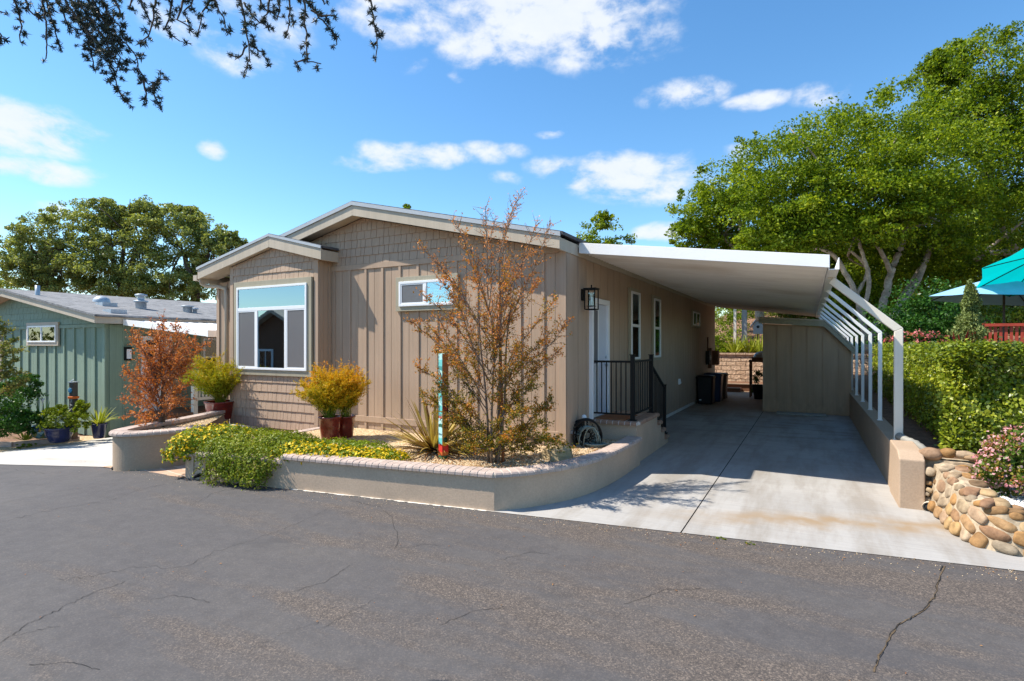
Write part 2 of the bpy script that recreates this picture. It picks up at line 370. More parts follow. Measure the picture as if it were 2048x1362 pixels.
agg = t.mix(.45, agg, t.ramp(ch2, [(0, (.038, .033, .030)), (.6, (.092, .075, .063)), (1, (.24, .19, .15))]))
sx = t.node('ShaderNodeSeparateXYZ'); t.l(v, sx.inputs[0])
w1 = t.math('MULTIPLY_ADD', pat, 6.0, -2.75); w1 = t.math('ADD', w1, t.math('MULTIPLY_ADD', sx.outputs[0], .17, .52)); w1 = t.math('ADD', w1, t.math('MULTIPLY_ADD', blot, 3.0, -1.5))
cl = t.node('ShaderNodeClamp'); t.l(w1, cl.inputs[0]); wr = cl.outputs[0]
col = t.mix(t.math('MULTIPLY_ADD', wr, .62, .22), seal, agg)
col = t.mix(1.0, col, t.ramp(mid, [(.3, (.88,)*3), (.7, (1.12,)*3)]), 'MULTIPLY')
stn = t.noise(v, .9, 4, .55); col = t.mix(t.ramp(stn, [(.62, (0,)*3), (.74, (.55,)*3)]), col, (.045, .043, .045, 1))
t.col(col); t.set(.82, 0, .3); t.bump(fine, .16, .004); M['asphalt'] = t.m
M['crack'] = mat('crack_dark_dirt', (.022, .02, .018, 1), .95, .3, 40)  # near-black fill colour of the road cracks and the driveway joint
M['crackbrown'] = mat('crack_brown_dirt', (.10, .07, .04, 1), .95, .4, 40)
# concrete
t = NT('broom_concrete'); v = t.coord()
big = t.noise(v, .55, 5, .6); br = t.noise(t.coord((1.2, 30, 1), (0, 0, .5)), 1.0, 3, .6); fn = t.noise(v, 120, 3)
st = t.noise(t.coord((2.2, .35, 1)), 1.1, 5, .65)
col = t.ramp(big, [(.3, (.32, .307, .29)), (.7, (.425, .41, .39))])
col = t.mix(t.ramp(st, [(.44, (0,0,0)), (.62, (.85,)*3)]), col, (.275, .25, .22, 1))
col = t.mix(1.0, col, t.ramp(br, [(.3, (.92,)*3), (.7, (1.05,)*3)]), 'MULTIPLY')
col = t.mix(1.0, col, t.ramp(fn, [(.3, (.95,)*3), (.7, (1.04,)*3)]), 'MULTIPLY')
sx = t.node('ShaderNodeSeparateXYZ'); t.l(v, sx.inputs[0])
# rust-brown drainage stain that runs from the drain pipe across the drive
wob = t.math('MULTIPLY_ADD', t.noise(v, 1.6, 4), .7, -.35)
ln = t.math('ADD', t.math('SUBTRACT', t.math('SUBTRACT', sx.outputs[1], 7.05), t.math('MULTIPLY', t.math('SUBTRACT', sx.outputs[0], 0), .33)), wob)
ab = t.math('ABSOLUTE', ln); stn = t.node('ShaderNodeMapRange'); stn.interpolation_type = 'SMOOTHSTEP'; t.l(ab, stn.inputs[0])
stn.inputs[1].default_value = .42; stn.inputs[2].default_value = .02; stn.inputs[3].default_value = 0; stn.inputs[4].default_value = 1.0
fade = t.node('ShaderNodeMapRange'); t.l(sx.outputs[0], fade.inputs[0]); fade.inputs[1].default_value = -1.9; fade.inputs[2].default_value = -.3
col = t.mix(t.math('MULTIPLY', t.math('MULTIPLY', stn.outputs[0], fade.outputs[0]), t.ramp(t.noise(v, 3.5, 5), [(.35, (.3,)*3), (.6, (1,)*3)])), col, (.30, .22, .14, 1))
# tyre marks and drips far inside
tm = t.noise(t.coord((.9, 3.2, 1)), 1.0, 5, .7); deep = t.node('ShaderNodeMapRange'); t.l(sx.outputs[1], deep.inputs[0]); deep.inputs[1].default_value = 9; deep.inputs[2].default_value = 16
col = t.mix(t.math('MULTIPLY', t.ramp(tm, [(.50, (0,0,0)), (.62, (1,1,1))]), t.math('MULTIPLY', deep.outputs[0], .7)), col, (.22, .17, .12, 1))
deep2 = t.node('ShaderNodeMapRange'); t.l(sx.outputs[1], deep2.inputs[0]); deep2.inputs[1].default_value = 15.5; deep2.inputs[2].default_value = 19
col = t.mix(t.math('MULTIPLY', deep2.outputs[0], .55), col, (.40, .24, .12, 1))
t.col(col); t.set(.75, 0, .3); t.bump(br, .15, .004); M['concrete'] = t.m
t = NT('pale_concrete'); v = t.coord(); st = t.noise(t.coord((.35, 1.6, 1), (0, 0, .25)), 1.1, 5, .6)
t.col(t.mix(t.ramp(st, [(.45, (0,0,0)), (.7, (.8,)*3)]), (.50, .485, .455, 1), (.37, .34, .29, 1))); t.set(.8, 0, .25); M['concrete2'] = t.m
# gravel
def gravelmat(name, a, b, c, scale):
    t = NT(name); vo = t.node('ShaderNodeTexVoronoi'); vo.inputs['Scale'].default_value = scale; t.l(t.coord(), vo.inputs['Vector'])
    sp_ = t.node('ShaderNodeSeparateXYZ'); t.l(vo.outputs['Color'], sp_.inputs[0])
    t.col(t.ramp(sp_.outputs[0], [(0, a), (.5, b), (1, c)])); t.set(.85); t.bump(t.math('SUBTRACT', 1.0, vo.outputs['Distance']), .8, .02); return t.m
M['gravel'] = gravelmat('golden_gravel', (.35, .22, .10), (.52, .37, .20), (.68, .54, .36), 45)
M['whitegravel'] = gravelmat('white_gravel', (.55, .55, .56), (.74, .74, .74), (.85, .85, .85), 30)
t = NT('loose_pebble'); g = t.node('ShaderNodeNewGeometry'); t.col(t.ramp(g.outputs['Random Per Island'], [(0, (.30, .18, .08)), (.5, (.56, .40, .22)), (1, (.74, .62, .44))])); t.set(.8); M['pebble'] = t.m
t = NT('white_pebble'); g = t.node('ShaderNodeNewGeometry'); t.col(t.ramp(g.outputs['Random Per Island'], [(0, (.45, .45, .47)), (.5, (.75, .75, .75)), (1, (.88, .88, .88))])); t.set(.7); M['whitepebble'] = t.m
# roof shingles
def shinglemat(name, c1, c2, c3):
    t = NT(name); tc = t.node('ShaderNodeTexCoord'); s_ = t.node('ShaderNodeSeparateXYZ'); t.l(tc.outputs['Object'], s_.inputs[0])
    cb = t.node('ShaderNodeCombineXYZ'); t.l(s_.outputs[1], cb.inputs[0]); t.l(s_.outputs[0], cb.inputs[1])
    br = t.node('ShaderNodeTexBrick'); t.l(cb.outputs[0], br.inputs['Vector']); br.inputs['Scale'].default_value = 1; br.inputs['Brick Width'].default_value = .34; br.inputs['Row Height'].default_value = .15
    br.inputs['Mortar Size'].default_value = .006; br.inputs['Color1'].default_value = c1; br.inputs['Color2'].default_value = c2; br.inputs['Mortar'].default_value = sc(c1, .4); br.offset = .37
    n = t.noise(t.coord((7, 1.6, 7)), 2.3, 4, .6)
    t.col(t.mix(t.ramp(n, [(.4, (0,0,0)), (.6, (.8,)*3)]), br.outputs['Color'], c3)); t.set(.9, 0, .2); t.bump(t.noise(t.coord(), 60, 3), .5, .01); return t.m
M['roof'] = shinglemat('grey_roof_shingle', (.11, .112, .118, 1), (.21, .212, .218, 1), (.30, .30, .30, 1))
M['roofdk'] = shinglemat('dark_roof_shingle', (.06, .06, .065, 1), (.10, .10, .105, 1), (.14, .14, .145, 1))
M['drip'] = mat('grey_drip_edge', (.42, .45, .48, 1), .5, .05, 5)
# retaining block
t = NT('split_face_block'); tc = t.node('ShaderNodeTexCoord'); s_ = t.node('ShaderNodeSeparateXYZ'); t.l(tc.outputs['Object'], s_.inputs[0]); cb = t.node('ShaderNodeCombineXYZ')
t.l(s_.outputs[0], cb.inputs[0]); t.l(s_.outputs[2], cb.inputs[1]); br = t.node('ShaderNodeTexBrick'); t.l(cb.outputs[0], br.inputs['Vector']); br.inputs['Scale'].default_value = 1
br.inputs['Brick Width'].default_value = .42; br.inputs['Row Height'].default_value = .2; br.inputs['Mortar Size'].default_value = .012
br.inputs['Color1'].default_value = (.60, .41, .27, 1); br.inputs['Color2'].default_value = (.72, .52, .36, 1); br.inputs['Mortar'].default_value = (.16, .10, .06, 1)
n = t.noise(tc.outputs['Object'], 9, 5, .65); t.col(t.mix(1.0, br.outputs['Color'], t.ramp(n, [(.3, (.7,)*3), (.7, (1.25,)*3)]), 'MULTIPLY')); t.set(.9, 0, .2)
t.bump(t.math('ADD', n, t.math('MULTIPLY', br.outputs['Fac'], -.6)), .9, .08); M['block'] = t.m
# pavers
t = NT('brick_pavers'); br = t.node('ShaderNodeTexBrick'); t.l(t.coord((1, 1, 1), (0, 0, .2)), br.inputs['Vector']); br.inputs['Scale'].default_value = 1; br.inputs['Brick Width'].default_value = .4; br.inputs['Row Height'].default_value = .2; br.inputs['Mortar Size'].default_value = .008
br.inputs['Color1'].default_value = (.42, .27, .18, 1); br.inputs['Color2'].default_value = (.50, .34, .24, 1); br.inputs['Mortar'].default_value = (.55, .48, .40, 1); t.col(br.outputs['Color']); t.set(.85); M['paver'] = t.m
# wall stones
t = NT('river_stone'); oi = t.node('ShaderNodeObjectInfo'); base = t.ramp(oi.outputs['Random'], [(0, (.15, .10, .06)), (.17, (.36, .20, .075)), (.34, (.30, .25, .19)), (.5, (.40, .27, .13)), (.66, (.26, .15, .09)), (.84, (.42, .34, .25)), (1, (.20, .16, .12))])
n = t.noise(t.coord((1, 1, 1)), 9, 5, .65); t.col(t.mix(1.0, base, t.ramp(n, [(.28, (.55, .50, .44)), (.72, (1.35, 1.3, 1.2))]), 'MULTIPLY')); t.set(.75, 0, .3); t.bump(n, .4, .03); M['stone'] = t.m
M['stonemortar'] = mat('stone_wall_mortar', (.40, .315, .215, 1), .95, .3, 8, bump=.7, bscale=22, fine=.12)
# leaves
M['oak'] = leafmat('oak_leaf', [(0, (.036, .076, .006)), (.35, (.108, .180, .008)), (.65, (.215, .295, .012)), (1, (.42, .47, .03))], .42, .5)
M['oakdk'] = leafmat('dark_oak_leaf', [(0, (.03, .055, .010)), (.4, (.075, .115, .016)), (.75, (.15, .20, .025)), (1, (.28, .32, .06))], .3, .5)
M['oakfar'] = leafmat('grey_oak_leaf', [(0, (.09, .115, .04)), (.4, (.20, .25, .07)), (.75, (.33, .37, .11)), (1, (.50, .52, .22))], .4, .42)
M['hedge'] = leafmat('hedge_leaf', [(0, (.045, .075, .008)), (.35, (.11, .165, .010)), (.65, (.22, .275, .015)), (1, (.42, .43, .04))], .28, .36, spec=.45)
M['shrub'] = leafmat('shrub_leaf', [(0, (.015, .05, .008)), (.5, (.035, .11, .016)), (1, (.09, .20, .03))], .28, .38)
M['cover'] = leafmat('cover_leaf', [(0, (.055, .085, .008)), (.4, (.14, .195, .012)), (.75, (.25, .30, .018)), (.93, (.36, .35, .06)), (1, (.30, .17, .10))], .3, .5)
M['coveryel'] = leafmat('yellow_cover_leaf', [(0, (.08, .14, .008)), (.5, (.18, .26, .012)), (1, (.36, .40, .02))], .3, .5)
M['yellow'] = leafmat('yellow_petal', [(0, (.62, .36, .005)), (.5, (.78, .54, .01)), (1, (.85, .68, .06))], .25, .6)
M['feather'] = leafmat('feathery_leaf', [(0, (.12, .16, .008)), (.22, (.30, .29, .010)), (.45, (.55, .38, .014)), (.75, (.68, .36, .014)), (1, (.62, .22, .015))], .35, .55, zr=(.75, 1.75, .5))
M['featherg'] = leafmat('green_feathery_leaf', [(0, (.09, .16, .008)), (.35, (.22, .28, .010)), (.6, (.42, .36, .012)), (1, (.62, .30, .015))], .35, .55, zr=(.75, 1.9, .5))
M['crape'] = leafmat('bronze_leaf', [(0, (.045, .065, .008)), (.28, (.13, .145, .012)), (.45, (.34, .21, .018)), (.68, (.60, .20, .025)), (1, (.68, .30, .12))], .3, .5, zr=(-.1, 3.4, .55))
M['maple'] = leafmat('rust_leaf', [(0, (.26, .075, .03)), (.4, (.52, .15, .035)), (.7, (.66, .24, .05)), (1, (.60, .36, .27))], .3, .5)
M['flax'] = leafmat('flax_blade', [(0, (.07, .03, .018)), (.3, (.17, .085, .03)), (.55, (.42, .30, .07)), (.8, (.52, .42, .15)), (1, (.30, .15, .07))], .2, .45)
M['needle'] = leafmat('cedar_needle', [(0, (.012, .020, .016)), (.6, (.035, .050, .042)), (1, (.075, .09, .072))], .12, .5)
M['conifer'] = leafmat('conifer_leaf', [(0, (.07, .11, .03)), (.5, (.16, .21, .06)), (1, (.30, .34, .12))], .2, .6)
M['pink'] = leafmat('pink_blossom', [(0, (.55, .15, .20)), (.5, (.70, .33, .36)), (1, (.82, .55, .55))], .3, .6)
M['redpink'] = leafmat('rose_blossom', [(0, (.60, .09, .12)), (1, (.80, .30, .30))], .3, .6)
M['redtip'] = leafmat('red_tipped_leaf', [(0, (.04, .10, .015)), (.6, (.13, .21, .03)), (.85, (.25, .20, .04)), (1, (.50, .14, .05))], .25, .4)
M['drape'] = leafmat('drooping_leaf', [(0, (.06, .09, .02)), (.5, (.16, .20, .05)), (.8, (.30, .28, .07)), (1, (.36, .22, .06))], .3, .5)
M['straw'] = leafmat('strap_leaf', [(0, (.14, .20, .02)), (.5, (.30, .34, .03)), (1, (.48, .44, .08))], .3, .45)
M['dry'] = leafmat('fallen_leaf', [(0, (.16, .05, .02)), (.5, (.30, .12, .03)), (1, (.42, .25, .10))], .1, .8)
# ================================================================= ground
RE = [(-90, 1.0), (-30, 3.3), (-15.9, 4.35), (-13.5, 4.57), (-10.5, 4.86), (-8.23, 4.90), (-3.31, 5.66), (1.66, 6.40), (3.2, 6.68), (8, 7.6), (90, 22)]
def yr(x):
    for (a, b), (c, d) in zip(RE, RE[1:]):
        if a <= x <= c: return b+(d-b)*(x-a)/(c-a)
    return RE[-1][1]
m = MB()   # one ground sheet to the horizon, with the bank that climbs behind the lots
xs = [-900, -300, -120, -60, -40, -30, -24, -20, -17, -14, -10.5, -7, -3, 1.0, 1.25, 3, 6, 10, 16, 25, 40, 80, 200, 900]
ys = [-600, -120, -40, -10, 0, 4, 8, 12, 18, 24, 27.1, 27.3, 30, 34, 40, 50, 70, 120, 300, 900]
def gh(x, y):
    z = gz(x)-.04
    if y > 27.2 and x > -9: z += min(1, (x+9)/3)*(1.45+min(3.4, max(0, y-30.0)*.36))
    if y > 30 and x <= -9: z += min(2.0, (y-30)*.08)
    return z
m.add([(x, y, gh(x, y)) for y in ys for x in xs], [(j*len(xs)+i, j*len(xs)+i+1, (j+1)*len(xs)+i+1, (j+1)*len(xs)+i) for j in range(len(ys)-1) for i in range(len(xs)-1)])
struct('ground', m, M['bark'])
m = MB()
X_ = sorted(set([a for a, _ in RE]+[-60, -45, -20, -17, -12, -9, -7, -6, -5, -2, -1, 0, 1, 5, 12, 20, 40])); X_ = [x for x in X_ if -90 <= x <= 90]
m.add([(x, lerp(-9.0, yr(x), t), gz(x)) for x in X_ for t in (0, .5, 1)], [(i*3+j, (i+1)*3+j, (i+1)*3+j+1, i*3+j+1) for i in range(len(X_)-1) for j in (0, 1)])
struct('road', m, M['asphalt'])
def flat(name, poly, z, mt, thick=.0):
    mm = MB()
    if thick: mm.prism_z(poly, z-thick, z)
    else: mm.quad(*[(x, y, z) for x, y in poly])
    return struct(name, mm, mt)
def strips(mm, pts, w, z):
    for i in range(len(pts)-1):
        p, q = Vector(pts[i]), Vector(pts[i+1]); d = (q-p).normalized(); n = Vector((-d.y, d.x))*(w/2)*random.uniform(.5, 1.3)
        zz = lambda a: gz(a.x)+z
        mm.quad(*[(a.x, a.y, zz(a)) for a in (p-n, q-n, q+n, p+n)])
def crackline(px, w):
    out = []
    for (a, b), (c, d) in zip(px, px[1:]):
        n = max(2, int(math.hypot(c-a, d-b)/7))
        for k in range(n):
            t = k/n; out.append((a+(c-a)*t+random.uniform(-2.6, 2.6), b+(d-b)*t+random.uniform(-2.0, 2.0)))
    out.append(px[-1])
    return [onZ(x, y, 0).xy if x > 560 else onZ(x, y, gz(onZ(x, y, 0).x)).xy for x, y in out]
CR = [([(0,1047),(60,1030),(150,1012),(225,1000),(260,985),(330,968)], .012), ([(110,1160),(170,1155),(230,1142),(270,1135),(315,1133),(325,1138),(380,1130),(425,1105),(480,1088),(530,1072),(575,1055),(620,1035),(660,1015)], .012),
      ([(0,1287),(27,1270),(55,1247),(95,1232),(140,1207),(200,1182),(250,1163)], .016), ([(27,1272),(70,1262),(120,1252)], .010),
      ([(785,1035),(792,1065),(795,1090),(788,1100)], .016), ([(800,1095),(850,1090),(876,1092)], .012), ([(640,1260),(700,1225),(760,1195)], .008), ([(470,1320),(560,1270),(640,1245)], .006)]
mk = MB()
for px, ww in CR: strips(mk, crackline(px, ww), ww*.26, .004)
struct('road_cracks', mk, M['crack'])
mk = MB(); strips(mk, crackline([(1887,1133),(1877,1165),(1870,1195),(1845,1222),(1815,1242),(1795,1250),(1775,1285),(1755,1320),(1748,1345)], .03), .010, .004); struct('road_crack_with_dirt', mk, M['crackbrown'])
mk = MB(); gap_ = [a+Vector((random.uniform(-.006, .006), random.uniform(-.006, .006))) for a in crackline([(1886,1134),(1876,1166),(1869,1196),(1844,1223),(1814,1243),(1794,1251),(1774,1286),(1754,1321),(1747,1346)], .03)]
for a, b in zip(gap_, gap_[1:]):
    if random.random() < .6: strips(mk, [a, b], .006, .0065)
struct('road_crack_gap', mk, M['crack'])
CR2 = [[(0,930),(50,936),(90,945)],[(300,1200),(350,1190),(420,1205)],[(560,1190),(650,1165),(700,1130)],[(880,1250),(940,1225),(1010,1215)],[(1250,1210),(1330,1180),(1400,1178)],[(60,1330),(140,1325),(200,1340)],[(700,1000),(760,1015),(785,1035)],[(1000,1120),(1060,1105),(1100,1110)],[(380,1010),(420,990),(470,975)]]
mk = MB()
for px in CR2: strips(mk, crackline(px, .01), .0035, .004)
struct('hairline_cracks', mk, M['crack'])
# drive slabs: left slab, right slab, dark joint sheet showing in the gap
drv = lambda x: (x, yr(x)-.01)
flat('driveway', [drv(-3.4), drv(-1.2), (-1.2, 26), (-3.34, 26)], .006, M['concrete'])
flat('driveway_slab', [drv(-1.186), drv(0), drv(1.66), drv(2.9), (2.6, 7.1), (1.5, 7.2), (1.35, 8.3), (1.1, 8.4), (1.1, 26), (-1.186, 26)], .006, M['concrete'])
flat('driveway_joint', [drv(-1.23), drv(-1.15), (-1.15, 26), (-1.23, 26)], -.012, M['crack'])
mm = MB(); mm.quad((-16.3, 4.30, gz(-16.3)+.008), (-13.5, 4.55, gz(-13.5)+.008), (-10.4, 4.85, gz(-10.4)+.008), (-10.4, 21, gz(-10.4)+.008), (-13.5, 21, gz(-13.5)+.008), (-16.3, 21, gz(-16.3)+.008)); struct('neighbour_driveway', mm, M['concrete2'])
mm = MB(); mm.quad((-10.4, 4.84, gz(-10.4)+.012), (-8.22, 4.88, gz(-8.22)+.012), (-8.2, 6.6, gz(-8.2)+.012), (-10.2, 6.6, gz(-10.2)+.012)); struct('paver_walk', mm, M['paver'])
mm = MB(); mm.prism_z([(-9.1, 5.85), (-8.3, 5.85), (-8.3, 7.9), (-9.4, 7.9)], -.2, .12); mm.prism_z([(-9.15, 6.2), (-8.3, 6.2), (-8.3, 7.9), (-9.4, 7.9)], .12, .26); tag(part('brick_step', mm, M['capstep'], None, .01), 'two low brick steps between the curved planter and the flower bed', 'steps')
# ================================================================= planter walls
def offset(pts, d):   # to the left of the path
    out = []
    for i, p in enumerate(pts):
        a = Vector(pts[max(0, i-1)]); b = Vector(pts[min(len(pts)-1, i+1)]); t = (b-a).normalized(); out.append(Vector(p)+Vector((-t.y, t.x))*d)
    return out
def dense(pts, step=.08):
    out = [Vector(pts[0])]
    for p, q in zip(pts, pts[1:]):
        p, q = Vector(p), Vector(q); n = max(1, int((q-p).length/step)); out += [p.lerp(q, (k+1)/n) for k in range(n)]
    return out
def catmull(P, n=8):
    P = [Vector(p) for p in P]; out = []
    for i in range(len(P)-1):
        a, b, c, d = P[max(0, i-1)], P[i], P[i+1], P[min(len(P)-1, i+2)]
        for k in range(n):
            t = k/n; out.append(.5*((2*b)+(c-a)*t+(2*a-5*b+4*c-d)*t*t+(3*b-a-3*c+d)*t**3))
    return out+[P[-1]]
def wallstrip(mb, pts, th, z0, z1, wob=0.0):
    a = [Vector(p) for p in pts]; b = offset(a, th); n = len(a); V = []
    for i in range(n):
        g = gz(a[i].x)
        V += [(a[i].x, a[i].y, g+z0), (a[i].x, a[i].y, z1), (b[i].x, b[i].y, z1), (b[i].x, b[i].y, g+z0)]
    mb.add(V, [(i*4+k, (i+1)*4+k, (i+1)*4+(k+1)%4, i*4+(k+1)%4) for i in range(n-1) for k in range(4)]+[(0, 1, 2, 3), ((n-1)*4+3, (n-1)*4+2, (n-1)*4+1, (n-1)*4)])
def capbricks(mb, pts, w, over, z, h, step=.098, gap=.012, zf=None):
    pts = dense(pts, .02); S = [0]
    for p, q in zip(pts, pts[1:]): S.append(S[-1]+(q-p).length)
    n = max(1, round(S[-1]/step)); off = offset(pts, 1.0)
    def pos(s):
        k = min(len(pts)-2, max(0, next((i for i in range(len(S)-1) if S[i+1] >= s), len(S)-2))); t = (s-S[k])/max(1e-6, S[k+1]-S[k])
        return pts[k].lerp(pts[k+1], t), (off[k]-pts[k]).normalized()
    prof = [(-over, 0), (-over, h*.55), (-over+.012, h*.85), (-over+.035, h), (w-over, h), (w-over, 0)]
    for k in range(n):
        s0, s1 = S[-1]*k/n+gap/2, S[-1]*(k+1)/n-gap/2; dz = random.uniform(-.002, .002); V = []
        for s in (s0, s1):
            p, nn = pos(s)
            V += [(p.x+nn.x*o, p.y+nn.y*o, z+dz+zz) for o, zz in prof]
        mb.add(V, [list(range(6))[::-1], list(range(6, 12))]+[(i, (i+1)%6, 6+(i+1)%6, 6+i) for i in range(6)])
def mortarstrip(mb, pts, w, over, z, h):
    a = [p for p in offset(dense(pts, .08), -over+.008)]; b = offset(dense(pts, .08), w-over-.008); n = len(a); V = []
    for p, q in zip(a, b): V += [(p.x, p.y, z), (p.x, p.y, z+h*.62), (p.x+(q.x-p.x)*.15, p.y+(q.y-p.y)*.15, z+h*.93), (q.x, q.y, z+h*.93), (q.x, q.y, z)]
    mb.add(V, [(i*5+k, (i+1)*5+k, (i+1)*5+(k+1)%5, i*5+(k+1)%5) for i in range(n-1) for k in range(5)]+[(0,1,2,3,4), tuple((n-1)*5+k for k in (4,3,2,1,0))])
P0, P1, PS = Vector((-8.23, 4.93)), Vector((-3.31, 5.68)), None
PS = P0.lerp(P1, .365)
left_ret = [(-8.36, 7.85), (-8.33, 6.4), P0]
curv = catmull([P1, (-2.97, 6.05), (-2.63, 6.73), (-2.48, 7.69), (-2.46, 9.02)], 8)
pl = thing('planter_wall', 'long tan stucco planter wall with brick cap in front of the taupe house', 'planter wall', (-3.3, 5.7, 0))
mb = MB(); wallstrip(mb, left_ret[:1]+dense(left_ret[1:], .4), -.0001-.18 if False else .18, -.1, .335); wallstrip(mb, dense([P0, PS], .4), .18, -.1, .337); wallstrip(mb, dense([PS, P1], .4), .18, -.1, .405); wallstrip(mb, curv, .18, -.1, .403)
part('wall', mb, M['stucco2'], pl)
mb = MB(); capbricks(mb, [P0, PS], .24, .035, .338, .06); capbricks(mb, [PS, P1], .24, .04, .406, .062); capbricks(mb, curv, .24, .04, .406, .062); capbricks(mb, left_ret, .22, .03, .338, .06)
part('cap', mb, M['cap'], pl, .003)
mb = MB(); mortarstrip(mb, [P0, PS], .24, .035, .338, .06); mortarstrip(mb, [PS, P1], .24, .04, .406, .062); mortarstrip(mb, curv, .24, .04, .406, .062)
part('mortar', mb, M['mortar'], pl)
mb = MB(); rgw = random.Random(2); e_ = dense([P0.lerp(P1, .40), P1, Vector((-2.97, 6.03))], .05); inn = offset(e_, -.001)
for p, q in zip(e_, e_[1:]):
    d_ = (q-p).normalized(); o_ = Vector((d_.y, -d_.x)); wd = rgw.uniform(.004, .035); mb.quad((p.x, p.y, .004), (q.x, q.y, .004), (q.x+o_.x*wd, q.y+o_.y*wd, .004), (p.x+o_.x*wd, p.y+o_.y*wd, .004))
struct('wall_footing_edge', mb, M['whitebase'])
soil = [(-8.2, 7.9), (-8.2, 5.08)]+[tuple(offset([P0, P1], .16)[1])]+[tuple(p) for p in offset(curv, .15)[1:]]+[(-2.6, 9.0), (-3.34, 9.0), (-3.34, 7.92)]
flat('planter_gravel_bed', soil, .385, M['gravel'])
def pebbles(name, n, fn, z, r, mt, rng=RNG):
    me = bpy.data.meshes.new(name); V = []; Fc = []
    for k in range(n):
        x, y = fn(); rr = r*rng.uniform(.5, 1.4); a = rng.uniform(0, 6.28); b = rr*rng.uniform(.55, 1)
        ca, sa = math.cos(a), math.sin(a); o = len(V)
        V += [(x+ca*rr, y+sa*rr, z), (x-sa*b, y+ca*b, z+b*.2), (x-ca*rr, y-sa*rr, z), (x+sa*b, y-ca*b, z+b*.1), (x, y, z+rr*.75), (x, y, z-rr*.3)]
        Fc += [[o+i, o+(i+1)%4, o+4] for i in range(4)]
    me.from_pydata(V, [], Fc); return struct(name, me, mt, 'stuff')
def inpoly(poly):
    xs_ = [p[0] for p in poly]; ys_ = [p[1] for p in poly]
    def f():
        while True:
            x, y = random.uniform(min(xs_), max(xs_)), random.uniform(min(ys_), max(ys_)); c = False; j = len(poly)-1
            for i in range(len(poly)):
                if (poly[i][1] > y) != (poly[j][1] > y) and x < (poly[j][0]-poly[i][0])*(y-poly[i][1])/(poly[j][1]-poly[i][1])+poly[i][0]: c = not c
                j = i
            if c: return x, y
    return f
pebbles('loose_gravel', 5200, inpoly([(-5.6, 5.5), (-3.4, 5.83), (-2.75, 6.8), (-2.68, 8.9), (-3.3, 8.9), (-3.4, 7.7), (-5.6, 7.4)]), .388, .014, M['pebble'])
def nearedge():
    while True:
        x = random.uniform(-11, 3); y = yr(x)-abs(random.gauss(0, .16))-.01
        if random.random() < .75 or x > -3: return x, y
pebbles('road_edge_grit', 900, nearedge, .003, .005, M['pebble'])
struct('road_litter', leafmesh('road_litter', [(x, y, gz(x)+.008) for x, y in [nearedge() for _ in range(170)]+[(random.uniform(-9, 2.5), random.uniform(1.6, 5.2)) for _ in range(70)]], .020, up=4, asp=.45), M['dry'], 'stuff')
# curved planter on the left
rp = catmull([(-11.2, 7.5), (-10.55, 6.1), (-10.22, 5.1), (-9.92, 4.76), (-9.55, 4.80), (-9.26, 5.2), (-9.2, 5.62), (-9.3, 5.9)], 8)
cp = thing('curved_planter', 'rounded tan stucco planter holding the rust-orange shrub', 'planter', (-9.9, 5.0, -.03))
mb = MB(); wallstrip(mb, rp, .17, -.1, .53); part('wall', mb, M['stucco'], cp)
mb = MB(); capbricks(mb, rp, .25, .05, .53, .06); part('cap', mb, M['cap'], cp, .003)
mb = MB(); mortarstrip(mb, rp, .25, .05, .53, .06); part('mortar', mb, M['mortar'], cp)
bed2 = [tuple(p) for p in offset(rp, .12)]
flat('curved_planter_gravel', bed2, .50, M['gravel'])
pebbles('loose_gravel_curved', 1200, inpoly(bed2), .502, .014, M['pebble'])
mb = MB(); pb_ = at(398, 848, 11.4); mb.obox(pb_, (.16, .06, .10), (-.06, .16, 0), (-.01, 0, .015)); tag(part('sloped_board', mb, M['white'], None), 'pale sloped board lying on gravel behind the curved planter', 'board')
for px, py in ((226, 936), (388, 953)):
    p = onZ(px, py, gz(onZ(px, py, -.1).x)+.06)
    mb = MB(); mb.tube([p+Vector((.02, -.015, 0)), p+Vector((-.03, .12, 0))], .028, 10); mb.tube([p+Vector((.021, -.016, 0)), p+Vector((.02, -.012, 0))], .020, 10)
    tag(part('weep_pipe', mb, M['dark'], None), 'small dark drain pipe at foot of the '+('curved planter' if px < 300 else 'flower planter left end'), 'drain pipe', group='planter drain pipes')
# ================================================================= walls helpers
def fmap(plane, pos, sgn=1):
    if plane == 'Y': return lambda u, o, z: (u, pos-o, z)
    return lambda u, o, z: (pos+sgn*o, u, z)
def mbox(mb, f, u0, u1, o0, o1, z0, z1):
    a, b = f(u0, o0, z0), f(u1, o1, z1); mb.box(a[0], b[0], a[1], b[1], a[2], b[2])
def siding(mb, f, u0, u1, z0, z1, sp_, first, bw=.055, proud=.02, half=True, gap=.003, th=.010):
    """boards with a fine groove between, a batten over every board joint"""
    k0 = math.floor((u0-first)/sp_)-1; u = first+k0*sp_; st = sp_/2 if half else sp_
    while u < u1:
        a, b = max(u0, u), min(u1, u+st)
        if b-a > .01: mbox(mb, f, a+gap, b-gap, 0, th, z0, z1)
        u += st
    k = k0; ub = first+k*sp_
    while ub < u1:
        if bw and u0+.02 < ub < u1-.02: mbox(mb, f, ub-bw/2, ub+bw/2, .010, proud+.010, z0, z1)
        k += 1; ub = first+k*sp_
def clip(poly, a, b, c):   # keep a*x+b*z<=c
    out = []
    for i in range(len(poly)):
        p, q = poly[i], poly[(i+1)%len(poly)]; dp, dq = a*p[0]+b*p[1]-c, a*q[0]+b*q[1]-c
        if dp <= 0: out.append(p)
        if dp*dq < 0: t = dp/(dp-dq); out.append((p[0]+(q[0]-p[0])*t, p[1]+(q[1]-p[1])*t))
    return out
